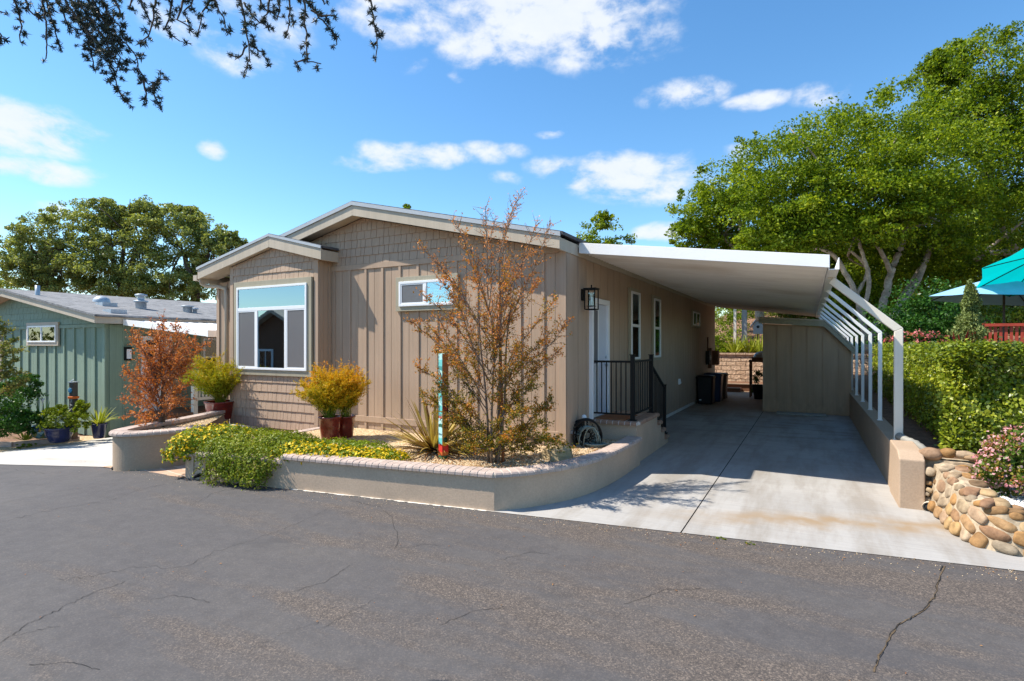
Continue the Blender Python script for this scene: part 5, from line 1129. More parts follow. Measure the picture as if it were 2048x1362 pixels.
mb = MB(); sp0 = Vector((tb_.x+.11, tb_.y+.10, .36)); mb.tube([sp0, at(998, 605, D0+.1)], .022, 8); tag(part('tree_stake', mb, M['stake'], None), 'red-brown wooden stake tied to the bronze young tree', 'stake')
# --- rust shrub in the curved planter
ob = onZ(322, 852, .52); OS = thing('rust_shrub', 'rust-orange laceleaf shrub growing in the curved planter', 'shrub', ob); D1 = 9.75; rg = random.Random(9); tips = []
for x, y in [(325,640),(300,665),(350,650),(268,668),(285,690),(262,672),(385,690),(405,690),(370,670),(392,705),(340,690),(310,700),(250,740),(262,755),(275,735),(290,760),(375,735),(365,700),(350,730),(255,800),(262,830),(280,800),(275,850),(300,830),(365,775),(372,770),(350,800),(345,830),(330,760),(310,780),(300,720),(360,740),(290,840),(265,780),(370,800),(335,815),(318,660),(340,665),(360,715),(385,680),(280,770),(300,795),(325,720)]:
    tip = at(x, y, D1+rg.uniform(-.55, .55)); hz = tip.z-.5; tips.append((Vector((ob.x+(tip.x-ob.x)*.12, ob.y+(tip.y-ob.y)*.12, .5+hz*rg.uniform(.35, .6))), tip))
spray(tips, ob, .018, 21, M['maple'], OS, 34, .038, tw=(.15, .40), lpt=9, start=.2, mtw=M['twig'])
mb = MB(); mb.tube(curve((ob.x, ob.y, .46), at(325, 720, D1), 0, 10, .03, rg), [lerp(.055, .02, i/10) for i in range(11)], 8); part('trunk', mb, M['trunkdk'], OS)
# --- feathery plants in maroon pots
def feathery(label, base, z0, R_, Hh, nst, seed, m_, lean=(0, 0), lsize=.055):
    rg = random.Random(seed); T = thing('feathery_plant', label, 'potted plant', (base.x, base.y, z0), 'feathery plants in the maroon pots'); mb = MB(); P = []; A = []
    for k in range(nst):
        a = rg.uniform(0, 6.283); sp_ = rg.uniform(.15, 1)**.7; h = Hh*rg.uniform(.55, 1.05)*(1.05-.45*sp_); r = R_*sp_
        p0 = Vector((base.x+rg.uniform(-.07, .07), base.y+rg.uniform(-.07, .07), z0)); tip = Vector((base.x+math.cos(a)*r+lean[0]*h, base.y+math.sin(a)*r+lean[1]*h, z0+h)); pts = curve(p0, tip, .10, 8, .03, rg)
        mb.tube(pts, [.004-.0003*i for i in range(9)], 4, False)
        for j in range(24):
            t = rg.uniform(.22, 1); i = min(7, int(t*8)); p = pts[i].lerp(pts[i+1], t*8-i); dd = (tip-p0).normalized()*.6+Vector((rg.uniform(-1, 1), rg.uniform(-1, 1), rg.uniform(-.4, .8)))
            q = p+dd*rg.uniform(.05, .15)*(1.3-.5*t)
            for s in range(9): c = p.lerp(q, rg.uniform(.1, 1.1)); P.append((c.x+rg.gauss(0, .008), c.y+rg.gauss(0, .008), c.z+rg.gauss(0, .008))); A.append(tuple(dd))
    part('stems', mb, M['straw'], T); leafpart('leaves', P, lsize, m_, T, rng=np.random.default_rng(seed), axis=A, jit=.5, asp=.16, up=.1)
feathery('golden feathery plant in the maroon pot right of the bay window', b1, b1.z+.37, .52, .98, 100, 31, M['feather'], (-.1, 0)); feathery('golden feathery plant in the narrower maroon pot behind', b2, b2.z+.34, .36, 1.08, 70, 32, M['feather'], (.12, 0)); feathery('greener feathery plant in the maroon pot left of the bay window', b3, b3.z+.34, .85, 1.12, 140, 33, M['featherg'], (-.15, -.1), .06)
# --- flax and strap-leaved plants
def straps(T, base, n, L, w_, seed, m_, up=(.2, 1.2), droop=1.0, name='blades'):
    rg = random.Random(seed); V = []; Fs = []
    for k in range(n):
        a = rg.uniform(0, 6.283); el = rg.uniform(*up); l = L*rg.uniform(.6, 1.1); p = Vector(base)+Vector((math.cos(a)*.05, math.sin(a)*.05, 0)); d = Vector((math.cos(a)*math.cos(el), math.sin(a)*math.cos(el), math.sin(el)))
        side = Vector((-math.sin(a), math.cos(a), 0)); o = len(V); S = 8; dr = droop*rg.uniform(.3, 1.2)/S
        for i in range(S+1):
            t = i/S; ww = w_*(.55+.9*t if t < .4 else .91*(1-((t-.4)/.6)**1.6))*.5+.001
            nn = side.cross(d).normalized()
            V += [p-side*ww+nn*ww*.35, p, p+side*ww+nn*ww*.35]; p = p+d*(l/S); d = (d+Vector((0, 0, -dr*t*1.3))).normalized()
            if p.z < base[2]+.01: p.z = base[2]+.01+rg.uniform(0, .02)
        Fs += [(o+3*i+j, o+3*i+j+1, o+3*i+j+4, o+3*i+j+3) for i in range(S) for j in (0, 1)]
    me = bpy.data.meshes.new(name); me.from_pydata([tuple(v) for v in V], [], Fs); return link(name, me, m_, T)
fb_ = onZ(868, 902, .385); FX = thing('flax_plant', 'striped bronze and yellow flax with arching blades beside the turquoise post', 'flax', fb_); straps(FX, fb_+Vector((0, 0, .02)), 58, .95, .05, 3, M['flax'], (.40, 1.25), .6); straps(FX, fb_+Vector((.0, 0, .02)), 90, .88, .045, 4, M['flax'], (.0, .6), 1.3, 'drooping_blades')
fb2_ = onZ(925, 905, .385); FX = thing('flax_plant', 'small yellow flax tuft between the post and bronze tree', 'flax', fb2_); straps(FX, fb2_, 34, .42, .03, 8, M['flax'], (.2, 1.2), .8)
sp_b = pn3+Vector((0, 0, .34)); SPt = thing('spider_plant', 'yellow-green arching plant in the tapered blue pot', 'potted plant', sp_b); straps(SPt, sp_b, 46, .58, .035, 12, M['straw'], (.2, 1.3), 2.4)
# --- ground cover spilling over the planter wall
def mound(T, fn, n, size, m_, seed, name='leaves', **kw):
    rn = np.random.default_rng(seed); rg = random.Random(seed); P = []; O = []
    for k in range(n):
        p, o = fn(rg); P.append(p); O.append(o)
    return leafpart(name, P, size, m_, T, rng=rn, out=np.array(O)*1.2, **kw)
def bump_mound(blobs):
    ws = [r[0]*r[1]+r[0]*r[2] for _, r in blobs]
    def f(rg):
        (c, r), = rg.choices(blobs, ws); th = math.acos(rg.uniform(-.35, 1)); ph = rg.uniform(0, 6.283); d = (math.sin(th)*math.cos(ph), math.sin(th)*math.sin(ph), math.cos(th)); k = rg.uniform(.72, 1.03)*(1+.10*math.sin(9*d[0]+5*d[2]+c[0]*7)+.07*math.sin(17*d[1]+3))
        return (c[0]+d[0]*r[0]*k, c[1]+d[1]*r[1]*k, c[2]+d[2]*r[2]*k), d
    return f
def along(t, off): p = P0.lerp(P1, t); nn = Vector((-(P1-P0).y, (P1-P0).x)).normalized(); return p+nn*off
Y1 = thing('flowering_shrub', 'yellow-flowered mound at the left end of the planter', 'flowering shrub', (*along(.02, .3), .38), 'yellow flowering mounds in the planter')
bl = [((*along(.0, .30), .46), (.42, .42, .26)), ((*along(.05, .5), .48), (.48, .42, .24)), ((*along(-.02, .05), .34), (.26, .26, .24))]
mound(Y1, bump_mound(bl), 5200, .042, M['coveryel'], 41); mound(Y1, bump_mound([(c, (r[0]*1.04, r[1]*1.04, r[2]*1.06)) for c, r in bl]), 1100, .045, M['yellow'], 42, 'flowers', asp=.85, up=.6)['kind'] = 'stuff'
G1 = thing('trailing_shrub', 'dense green ground cover spilling over the planter wall to the road', 'shrub', (*along(.2, 0), .38)); bl = []
for t, off, z, r in [(.10,.45,.46,(.42,.40,.20)),(.17,.5,.46,(.45,.42,.2)),(.25,.5,.46,(.45,.4,.2)),(.31,.55,.44,(.42,.36,.18)),(.12,.02,.36,(.34,.24,.26)),(.18,-.02,.33,(.36,.26,.30)),(.23,-.03,.30,(.34,.25,.32)),(.28,-.04,.27,(.32,.24,.32)),(.315,.02,.34,(.28,.22,.22)),(.16,-.13,.17,(.28,.14,.20)),(.22,-.14,.14,(.26,.14,.18)),(.275,-.14,.12,(.27,.14,.20)),(.30,-.10,.20,(.2,.13,.18)),(.33,.40,.44,(.40,.36,.17)),(.36,.62,.43,(.4,.3,.15)),(.04,.62,.5,(.44,.4,.2)),(.20,.9,.46,(.6,.5,.14)),(.08,.9,.46,(.5,.5,.16))]: bl.append(((*along(t, off), z), r))
mound(G1, bump_mound(bl), 25000, .034, M['cover'], 43)
mb = MB(); rg = random.Random(4)
tr = []
for k in range(60):
    a = along(rg.uniform(.10, .33), rg.uniform(-.2, -.05)); z = rg.uniform(.1, .4); q = Vector((a.x+rg.uniform(-.1, .12), a.y-rg.uniform(.02, .12), max(.03, z-rg.uniform(.1, .3)))); mb.tube([(a.x, a.y, z), q], .003, 4); tr += [tuple(Vector((a.x, a.y, z)).lerp(q, rg.uniform(0, 1.1))+Vector((rg.gauss(0, .02), rg.gauss(0, .02), rg.gauss(0, .02)))) for _ in range(14)]
part('trailing_stems', mb, M['twig'], G1); leafpart('trailing_leaves', tr, .034, M['cover'], G1)
Y2 = thing('flowering_shrub', 'yellow-flowered strip of ground cover below the maroon pots', 'flowering shrub', (*along(.45, .4), .38), 'yellow flowering mounds in the planter'); bl = []
for t, off, z, r in [(.36,.35,.42,(.36,.34,.16)),(.42,.33,.43,(.36,.30,.15)),(.48,.36,.43,(.36,.30,.13)),(.54,.40,.42,(.36,.30,.12)),(.60,.46,.42,(.34,.28,.11)),(.65,.55,.41,(.26,.26,.09)),(.42,.8,.42,(.5,.4,.14)),(.52,.85,.42,(.5,.35,.13))]: bl.append(((*along(t, off), z), r))
mound(Y2, bump_mound(bl), 8500, .036, M['coveryel'], 44); mound(Y2, bump_mound([(c, (r[0]*1.02, r[1]*1.04, r[2]*1.10)) for c, r in bl[:6]]), 1500, .042, M['yellow'], 45, 'flowers', asp=.85, up=.6)['kind'] = 'stuff'
# fallen leaves on the gravel
fp = inpoly([(-5.2, 5.7), (-3.4, 5.9), (-2.8, 6.8), (-2.75, 8.5), (-3.5, 7.6), (-5.2, 7.2)]); pts = [(*fp(), .402) for _ in range(900)]
lf = leafmesh('fallen_leaves', [p for p in pts], .035, up=3, asp=.5); struct('fallen_leaves', lf, M['dry'], 'stuff')
# --- hedge
HG = thing('hedge', 'clipped bright green hedge behind the white carport posts', 'hedge', (2.5, 8.7, .6))
rn = np.random.default_rng(77); rg = random.Random(77)
hx0, hx1, hy0, hy1, hz0, hz1 = 1.52, 7.0, 8.62, 19.0, .62, 1.99
def hed(rg):
    u = rg.random()
    if u < .44: x = rg.uniform(hx0, 5.4); z = rg.uniform(hz0, hz1); y = hy0+.28*max(0, (hx0+.55-x)/.55)**2+.12*(z-1.3)**2+.06*(x-hx0); o = (0, -1, .1); dp = (0, 1, 0)
    elif u < .74: y = hy0+.2+(hy1-hy0)*rg.random()**1.7; z = rg.uniform(hz0+.1, hz1); x = hx0+.1*(z-1.4)**2+.28*max(0, (hy0+.5-y)/.5)**2; o = (-1, 0, .1); dp = (1, 0, 0)
    else: x = hx0+(hx1-hx0)*rg.random()**1.3; y = hy0+(hy1-hy0)*rg.random()**1.5; z = hz1-.05*max(0, (hx0+.3-x)/.3); o = (0, 0, 1); dp = (0, 0, -1)
    b = .10*(math.sin(x*5.1+z*3.3)+math.sin(y*4.3+z*4.1+x)+math.sin(x*11+z*9)*.6+math.sin(y*10.3-z*8)*.6); e = abs(rg.gauss(0, .13))+max(0, b)*1.0
    return (x+dp[0]*e+rg.gauss(0, .02), y+dp[1]*e+rg.gauss(0, .02), z+dp[2]*e*.6+rg.gauss(0, .03)), o
mound(HG, hed, 82000, .052, M['hedge'], 78, asp=.6, up=.35)
mb = MB(); 
for k in range(46):
    x = rg.uniform(1.9, 5.2); y = rg.uniform(8.95, 9.4); p = Vector((x, y, .6)); q = Vector((x+rg.uniform(-.35, .35), y-rg.uniform(.05, .32), rg.uniform(1.2, 1.9))); mb.tube(curve(p, q, 0, 6, .07, rg), [lerp(.014, .004, i/6) for i in range(7)], 5)
for k in range(30):
    y = rg.uniform(9.2, 18); p = Vector((2.1, y, .6)); mb.tube(curve(p, (rg.uniform(1.7, 1.9), y+rg.uniform(-.3, .3), rg.uniform(1.2, 1.9)), 0, 6, .07, rg), .008, 5)
part('branches', mb, M['trunk'], HG)
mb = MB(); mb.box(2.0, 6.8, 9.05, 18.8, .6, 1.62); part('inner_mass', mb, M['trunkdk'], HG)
def bush(name, label, cat, blobs, n_sub, nl, size, m_, seed, group=None, sub=.36, base=None, extra=None, up=.3):
    c0_ = blobs[0][0]; T = thing(name, label, cat, base if base is not None else (c0_[0], c0_[1], 0), group); rn_ = np.random.default_rng(seed)
    P = clumps([(tuple(c), r) for c, r in blobs], n_sub, nl, rn_, sub); leafpart('foliage', P, size, m_, T, rng=rn_, up=up)
    if extra: m2, n2, s2 = extra; Q = P[rn_.choice(len(P), n2, replace=False)]; c = np.mean([np.array(b[0]) for b in blobs], axis=0); d = Q-c; Q = Q+d/np.linalg.norm(d, axis=1, keepdims=True)*.05; leafpart('flowers', Q, s2, m2, T, rng=rn_, asp=.8, up=.5)['kind'] = 'stuff'
    return T
A3 = lambda x, y, d: tuple(at(x, y, d))
bush('blossom_shrub', 'pink-blossomed shrub with red-tipped leaves by the white gravel', 'shrub', [(A3(2030, 940, 5.9), (.30, .30, .26)), (A3(2060, 975, 5.75), (.34, .3, .22)), (A3(2040, 900, 6.05), (.26, .26, .22)), (A3(2000, 915, 6.1), (.16, .16, .2)), (A3(2090, 920, 5.9), (.4, .3, .3))], 26, 55, .052, M['redtip'], 51, extra=(M['pink'], 1500, .034))
bush('blossom_shrub', 'rose-pink blossoms showing over the far hedge top', 'shrub', [(A3(1812, 680, 16.5), (.5, .4, .22)), (A3(1845, 678, 16.5), (.5, .4, .22)), (A3(1830, 690, 16.5), (.6, .5, .3))], 20, 50, .09, M['shrub'], 52, extra=(M['redpink'], 900, .08))
# conifer
cb_ = at(1940, 720, 11.0); CF = thing('conifer', 'narrow pale green conifer in front of the blue umbrella', 'conifer', cb_); P = []; rg = random.Random(61)
for k in range(9000):
    t = rg.random()**.8; z = lerp(cb_.z, at(1940, 566, 11.0).z, t); r = .28*(1-t)**.75*(1+.25*math.sin(z*9)+.2*math.sin(z*23))+.02; a = rg.uniform(0, 6.283); q = r*rg.uniform(.55, 1.05)*(1+.25*math.sin(3*a+z*5)); P.append((cb_.x+q*math.cos(a), cb_.y+q*math.sin(a), z+rg.gauss(0, .03)))
leafpart('foliage', P, .06, M['conifer'], CF, rng=np.random.default_rng(61), axis=np.tile([0, 0, 1.0], (len(P), 1)), jit=.7, asp=.4); mb = MB(); mb.tube([cb_-Vector((0, 0, .5)), at(1940, 590, 11)], [.05, .01], 7); part('trunk', mb, M['trunkdk'], CF)
mb = MB(); q = at(1921, 690, 10.6); 
RC = thing('cordyline', 'dark red spiky plant beside the conifer', 'plant', q); straps(RC, q-Vector((0, 0, .1)), 26, .42, .035, 15, leafmat('dark_red_blade', [(0, (.10, .008, .012)), (1, (.30, .03, .03))], .2), (.6, 1.4), .4)
# --- trees
def tree(label, base, forks, crown, per, nl, size, m_, seed, trunkmat, r0, sub=.34, group=None, name='oak_tree', shell=.45, extra_l=24):
    T = thing(name, label, 'tree', base, group); rg = random.Random(seed); rn_ = np.random.default_rng(seed); mb = MB(); base = Vector(base)
    for path, ra, rb in forks:
        P = [Vector(p) for p in path]; pts = []
        for i in range(len(P)-1):
            a, b, c, d = P[max(0, i-1)], P[i], P[i+1], P[min(len(P)-1, i+2)]
            for k in range(6):
                t = k/6; pts.append(.5*((2*b)+(c-a)*t+(2*a-5*b+4*c-d)*t*t+(3*b-a-3*c+d)*t**3)+Vector((rg.gauss(0, ra*.09), rg.gauss(0, ra*.09), 0)))
        pts.append(P[-1]); mb.tube(pts, [lerp(ra, rb, i/(len(pts)-1))*rg.uniform(.97, 1.04) for i in range(len(pts))], 8)
    ends = [Vector(f[0][-1]) for f in forks]
    for c, r in crown:
        for k in range(max(1, extra_l//len(crown))):
            e = min(ends, key=lambda q: (q-Vector(c)).length) if rg.random() < .7 else rg.choice(ends); rr = r if not hasattr(r, '__len__') else r[0]
            q = Vector(c)+Vector((rg.uniform(-.6, .6)*rr, rg.uniform(-.6, .6)*rr, rg.uniform(-.4, .7)*rr)); mb.tube(curve(e, q, .04, 8, .08, rg), [lerp(r0*.26, .015, i/8) for i in range(9)], 6)
    sat = []
    for c, r in crown:
        r_ = np.array(r if hasattr(r, '__len__') else (r, r, r))
        for k in range(3): dv = unit(1, rn_)[0]; dv[2] = abs(dv[2])*.9; sat.append((tuple(np.array(c)+dv*r_*rn_.uniform(.9, 1.18)), tuple(r_*rn_.uniform(.14, .26))))
    part('trunk', mb, trunkmat, T); SP = clumps(sat, 6, max(12, nl//4), rn_, .5, flat=.9); P = clumps(crown, per, nl, rn_, sub, flat=.92, shell=shell); P = np.concatenate([P, SP]); leafpart('crown', P, size, m_, T, rng=rn_, up=.45); return T
# big pale-barked oak behind the hedge
d = 21
f_ = lambda *p: [A3(*q) for q in p]
fk = [(f_((1745,705,d),(1755,650,d),(1772,590,d),(1782,545,d),(1800,500,d),(1812,460,d)), .17, .09), (f_((1738,705,d),(1725,640,d),(1712,590,d),(1690,545,d),(1660,505,d),(1600,490,d+.5)), .14, .06), (f_((1752,690,d),(1800,610,d+.5),(1835,560,d+.8),(1860,500,d+1),(1890,450,d+1)), .15, .08), (f_((1782,545,d),(1760,500,d-.3),(1725,460,d-.5),(1690,440,d-.6)), .09, .04), (f_((1725,640,d),(1738,560,d-.3),(1725,510,d-.4),(1715,470,d-.5)), .09, .05), (f_((1800,600,d+.8),(1850,520,d+1.3),(1870,470,d+1.4)), .10, .06), (f_((1712,590,d),(1735,540,d),(1700,500,d)), .08, .05)]
cr = [(A3(1560,330,d),(2.0,1.8,1.5)),(A3(1640,300,d+1),(2.0,2,1.6)),(A3(1720,300,d-.5),(2.1,2,1.7)),(A3(1600,400,d-.5),(2.0,1.8,1.3)),(A3(1690,390,d-1),(2.1,1.8,1.4)),(A3(1780,380,d-1),(2.1,1.8,1.4)),(A3(1800,270,d),(2.1,2,1.7)),(A3(1870,330,d-.6),(2.1,2,1.7)),(A3(1860,420,d-1),(2.0,1.6,1.3)),(A3(1540,430,d),(1.5,1.5,1.0)),(A3(1760,440,d-1.3),(1.7,1.4,.9)),(A3(1640,455,d-.5),(1.5,1.2,.9)),(A3(1580,470,d),(1.5,1.2,.8)),(A3(1545,490,d+.6),(1.4,1.2,.7)),(A3(1700,480,d+1.2),(1.7,1.2,.9)),(A3(1800,470,d+1.5),(1.6,1.2,.9)),(A3(1880,490,d+1),(1.5,1.2,.9)),(A3(1680,530,d+3),(1.6,1.2,1.0)),(A3(1770,520,d+3),(1.6,1.2,1.0)),(A3(1850,540,d+3),(1.6,1.2,1.1)),(A3(1930,520,d+2.5),(1.7,1.2,1.2)),(A3(1720,590,d+3),(1.4,1.1,.9)),(A3(1620,520,d+3),(1.3,1.1,.8))]
tree('broad green oak with pale forked trunks behind the hedge', A3(1745,705,d), fk, cr, 50, 118, .12, M['oak'], 91, M['trunk'], .24, .30)
d = 23
fk = [(f_((2120,700,d),(2090,600,d),(2060,520,d),(1990,505,d-.5),(1950,520,d-.6)), .26, .08), (f_((2120,700,d),(2100,560,d),(2080,400,d),(2040,260,d)), .28, .1), (f_((2060,520,d),(2010,470,d),(1980,380,d)), .15, .06)]
cr = [(A3(1905,195,d),(2.0,2,1.8)),(A3(1960,150,d),(1.9,2,1.6)),(A3(2030,200,d),(2.4,2,2.0)),(A3(1960,260,d-1),(2.2,2,1.9)),(A3(2050,300,d-1),(2.4,2,2.0)),(A3(1980,370,d-1),(2.1,1.8,1.7)),(A3(2070,410,d-1),(2.2,1.8,1.6)),(A3(1900,130,d),(1.0,1,.8)),(A3(2110,230,d),(2.4,2,2.2)),(A3(2140,350,d),(2.4,2,2.2)),(A3(1850,260,d+1),(1.7,1.5,1.5))]
tree('tallest oak at the right edge of the photo', A3(2120,700,d), fk, cr, 50, 112, .125, M['oak'], 92, M['trunk'], .28, .29)
d = 27
fk = [(f_((1520,640,d),(1505,560,d),(1470,500,d),(1440,470,d)), .2, .07), (f_((1520,640,d),(1500,520,d),(1480,450,d),(1470,400,d)), .2, .07)]
cr = [(A3(1445,375,d),(1.5,1.5,1.3)),(A3(1400,430,d),(1.5,1.5,1.2)),(A3(1460,440,d),(1.8,1.6,1.3)),(A3(1385,470,d),(1.1,1.1,.8)),(A3(1520,460,d),(1.6,1.6,1.3)),(A3(1440,500,d),(1.7,1.5,.9)),(A3(1560,500,d),(1.8,1.5,1.0)),(A3(1490,395,d),(1.3,1.3,1.1))]
tree('darker oak with bare pale limbs just above the carport roof', A3(1520,640,d), fk, cr, 46, 85, .14, M['oak'], 93, M['trunk'], .2, .30)
d = 29
fk = [(f_((1900,700,d),(1900,600,d),(1880,500,d)), .2, .1)]
cr = [(A3(1820,560,d),(2.6,2,1.9)),(A3(1900,520,d),(2.7,2,2.2)),(A3(1980,560,d),(2.7,2,2.0)),(A3(2060,540,d),(2.7,2,2.2)),(A3(1740,560,d),(2.2,2,1.9)),(A3(1660,560,d),(2.2,2,1.7)),(A3(1900,440,d),(2.6,2,2)),(A3(2030,450,d),(2.8,2,2)),(A3(1850,640,d),(2.4,2,1.4)),(A3(1990,640,d),(2.6,2,1.6)),(A3(1700,640,d),(2.2,2,1.4)),(A3(1590,590,d),(2,2,1.2))]
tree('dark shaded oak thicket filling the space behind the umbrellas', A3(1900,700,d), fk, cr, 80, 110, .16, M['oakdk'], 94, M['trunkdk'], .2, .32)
for px, py, dd, rr, lab, mm_ in ((1825, 628, 18.0, (1.35,1.0,1.35), 'bright green shrub at the foot of the pale oak trunks', 'shrub'), (1880, 650, 17.0, (1.0,.9,.9), 'mid green shrub left of the conifer', 'shrub'), (2010, 625, 19.5, (1.8,1,.9), 'yellow-green shrub under the pale blue umbrella', 'hedge'), (1660, 668, 24, (1.5,1.2,.7), 'green shrub behind the slanted white posts', 'shrub')):
    bush('garden_shrub', lab, 'shrub', [(A3(px, py, dd), rr), (A3(px+25, py+18, dd), (rr[0]*.7, rr[1]*.7, rr[2]*.7)), (A3(px-28, py+20, dd), (rr[0]*.7, rr[1]*.7, rr[2]*.7))], 34, 60, .10, M[mm_], px, 'shrubs behind the hedge')
# seen under the carport roof
bush('garden_shrub', 'tall light green shrub at the house corner seen through the carport', 'shrub', [(A3(1445, 620, 31.5), (1.2,.9,.9)), (A3(1450, 640, 30), (1.2,.9,1.0)), (A3(1446, 672, 29.5), (1.1,.8,.9)), (A3(1470, 628, 30.5), (1.2,.8,.8)), (A3(1438, 692, 29), (.9, .6, .6)), (A3(1452, 696, 29), (.8, .6, .5))], 26, 55, .10, M['oak'], 101)
bush('garden_shrub', 'thicket of leaves topping the bank above the shed roof', 'shrub', [(A3(1560, 630, 33), (2.2,1.0,.6)), (A3(1620, 632, 33), (2.0,1.0,.6)), (A3(1500, 622, 34), (2.0,1,.7)), (A3(1680, 632, 33), (2,1,.7))], 34, 55, .11, M['hedge'], 102)
lq = onY(1490, 706, 27.8); LG = thing('bank_lilies', 'yellow-green strap-leaved plants along the top of the block wall', 'plants', lq)
for k, px in enumerate((1468, 1482, 1497, 1510, 1520)): straps(LG, Vector(onY(px, 708, 27.7+.5*(k % 2))), 34, 1.0, .06, 110+k, M['straw'], (.6, 1.45), 1.0)
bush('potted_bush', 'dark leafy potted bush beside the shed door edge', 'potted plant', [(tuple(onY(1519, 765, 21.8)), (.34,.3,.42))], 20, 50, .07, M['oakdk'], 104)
pb = onY(1518, 800, 21.8); pot('plant_pot', 'black pot under the leafy bush by the shed', Vector((pb.x, pb.y, .01)), [(.16, 0), (.24, .5), (.26, .52), (.24, .52), (.22, .46)], M['binblack'])
bush('garden_shrub', 'bushy tree top rising behind the house roof', 'tree', [(A3(1205, 470, 48), (1.9,1.5,1.6)), (A3(1175, 490, 48), (1.4,1.2,1.2)), (A3(1240, 492, 48), (1.6,1.2,1.0)), (A3(1205, 440, 48), (.9,.9,.9))], 26, 34, .24, M['oak'], 105)
bush('garden_shrub', 'small leafy treetop poking above the roof ridge', 'tree', [(A3(811, 418, 40), (.35,.35,.35)), (A3(812, 425, 40), (.5,.4,.4))], 12, 26, .17, M['oak'], 106)
# left: oaks behind the green house
d = 34
def lefttree(label, bx, crown, seed, per=44, nl=66):
    fk = [(f_((bx,640,d),(bx+4,590,d),(bx-8,540,d),(bx-20,500,d)), .28, .1), (f_((bx,640,d),(bx+10,580,d),(bx+26,520,d),(bx+40,490,d)), .26, .1), (f_((bx+4,600,d),(bx+2,540,d+.5),(bx+10,480,d)), .2, .08)]
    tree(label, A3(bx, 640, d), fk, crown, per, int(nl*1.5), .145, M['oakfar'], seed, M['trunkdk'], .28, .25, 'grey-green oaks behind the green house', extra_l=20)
lefttree('leftmost grey-green oak above the sage house roof', 85, [(A3(60,500,d),(1.6,1.5,1.3)),(A3(95,465,d),(1.6,1.6,1.3)),(A3(50,540,d),(1.5,1.5,1.2)),(A3(110,530,d),(2.0,1.8,1.6)),(A3(130,570,d),(1.6,1.5,1.2)),(A3(80,560,d),(1.2,1.2,1.0))], 121)
lefttree('broadest grey-green oak in the middle behind the sage house', 240, [(A3(185,450,d),(1.9,1.8,1.4)),(A3(215,430,d),(1.3,1.3,.9)),(A3(240,490,d),(2.3,2,1.8)),(A3(290,450,d),(2.0,1.8,1.5)),(A3(180,520,d),(2.0,1.8,1.6)),(A3(300,540,d),(2.2,1.9,1.7)),(A3(220,560,d),(2.2,1.8,1.4)),(A3(265,580,d),(2.0,1.5,1.1)),(A3(290,428,d),(1.0,1,.7))], 122, 46, 72)
lefttree('right grey-green oak reaching toward the taupe eave', 385, [(A3(350,450,d),(1.7,1.6,1.2)),(A3(400,480,d),(1.9,1.8,1.5)),(A3(430,510,d),(1.7,1.6,1.4)),(A3(360,540,d),(2.1,1.8,1.6)),(A3(420,570,d),(1.9,1.6,1.3)),(A3(380,435,d),(.9,.9,.7)),(A3(462,490,d),(.9,.9,.8)),(A3(345,590,d),(1.7,1.4,1.0))], 123)
bush('garden_shrub', 'yellowish treetops at the far left behind the green roof', 'tree', [(A3(10, 572, 60), (2.4,2,1.3)), (A3(50, 578, 60), (2.4,2,.9)), (A3(-40, 565, 60), (3,2,1.8))], 26, 40, .26, M['hedge'], 124)
# far wooded ridge; unseen rows behind and left added to darken window reflections
hp = []; rn = np.random.default_rng(5)
bl = [((x+rn.uniform(-6, 6), y+rn.uniform(-8, 8), rn.uniform(1.0, 3.5)), (rn.uniform(5, 8), 4, rn.uniform(3.0, 4.6))) for x in range(-160, 150, 9) for y in (95, -75)]+[((-120+rn.uniform(-6, 6), y, rn.uniform(1, 5)), (4, rn.uniform(5, 8), rn.uniform(3.5, 5.5))) for y in range(-80, 95, 9)]
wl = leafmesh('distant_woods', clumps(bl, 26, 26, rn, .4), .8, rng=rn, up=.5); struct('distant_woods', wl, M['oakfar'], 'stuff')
# neighbour's beds
bush('garden_shrub', 'dense glossy dark green shrub at the far left edge', 'shrub', [(A3(25, 800, 13.4), (.62,.5,.42)), (A3(10, 850, 13.2), (.62,.5,.34)), (A3(45, 770, 13.6), (.4,.4,.3)), (A3(-20, 800, 13.4), (.6,.5,.5)), (A3(40, 845, 13.2), (.4, .4, .3))], 34, 60, .062, M['shrub'], 131)
bt = A3(-12, 760, 12.8); SB = thing('sapling', 'thin sapling with drooping bronze-green leaves at the left edge', 'sapling', (bt[0], bt[1], -.5)); rg = random.Random(14); tips = []
for x, y in [(40,700),(48,745),(30,680),(20,660),(52,762),(35,720),(10,650),(0,640),(45,770),(25,740),(-30,680),(-10,700),(15,690),(8,730)]: tip = at(x, y, 12.8+rg.uniform(-.3, .3)); tips.append((at(-12, y+25, 12.8), tip))
spray(tips, None, .012, 15, M['drape'], SB, 34, .055, tw=(.1, .3), lpt=13, start=.2); mb = MB(); mb.tube([at(-12, 860, 12.8), at(-12, 650, 12.8)], [.03, .008], 7); part('trunk', mb, M['twig'], SB)
nbp = pn1+Vector((0, 0, .36)); bush('potted_bush', 'leafy bush spreading from the navy bowl pot', 'potted plant', [(tuple(nbp+Vector((0, 0, .16))), (.42,.38,.28)), (tuple(nbp+Vector((.42, .2, .2))), (.30,.22,.28)), (tuple(nbp+Vector((-.1, 0, .42))), (.22,.2,.18)), (tuple(nbp+Vector((.5, .25, .5))), (.16,.14,.14))], 24, 46, .062, M['cover'], 141)
nb2 = pn2+Vector((0, 0, .32)); LP = thing('lily_plant', 'strappy green lily in the blue mosaic pot', 'potted plant', nb2); straps(LP, nb2, 40, .62, .04, 17, M['shrub'], (.5, 1.4), 1.2); mb = MB(); mb.lathe(nb2+Vector((-.05, 0, .55)), [(.004, -.5), (.006, 0), (.05, .12), (.035, .12)], 10); part('white_bloom', mb, M['white'], LP)
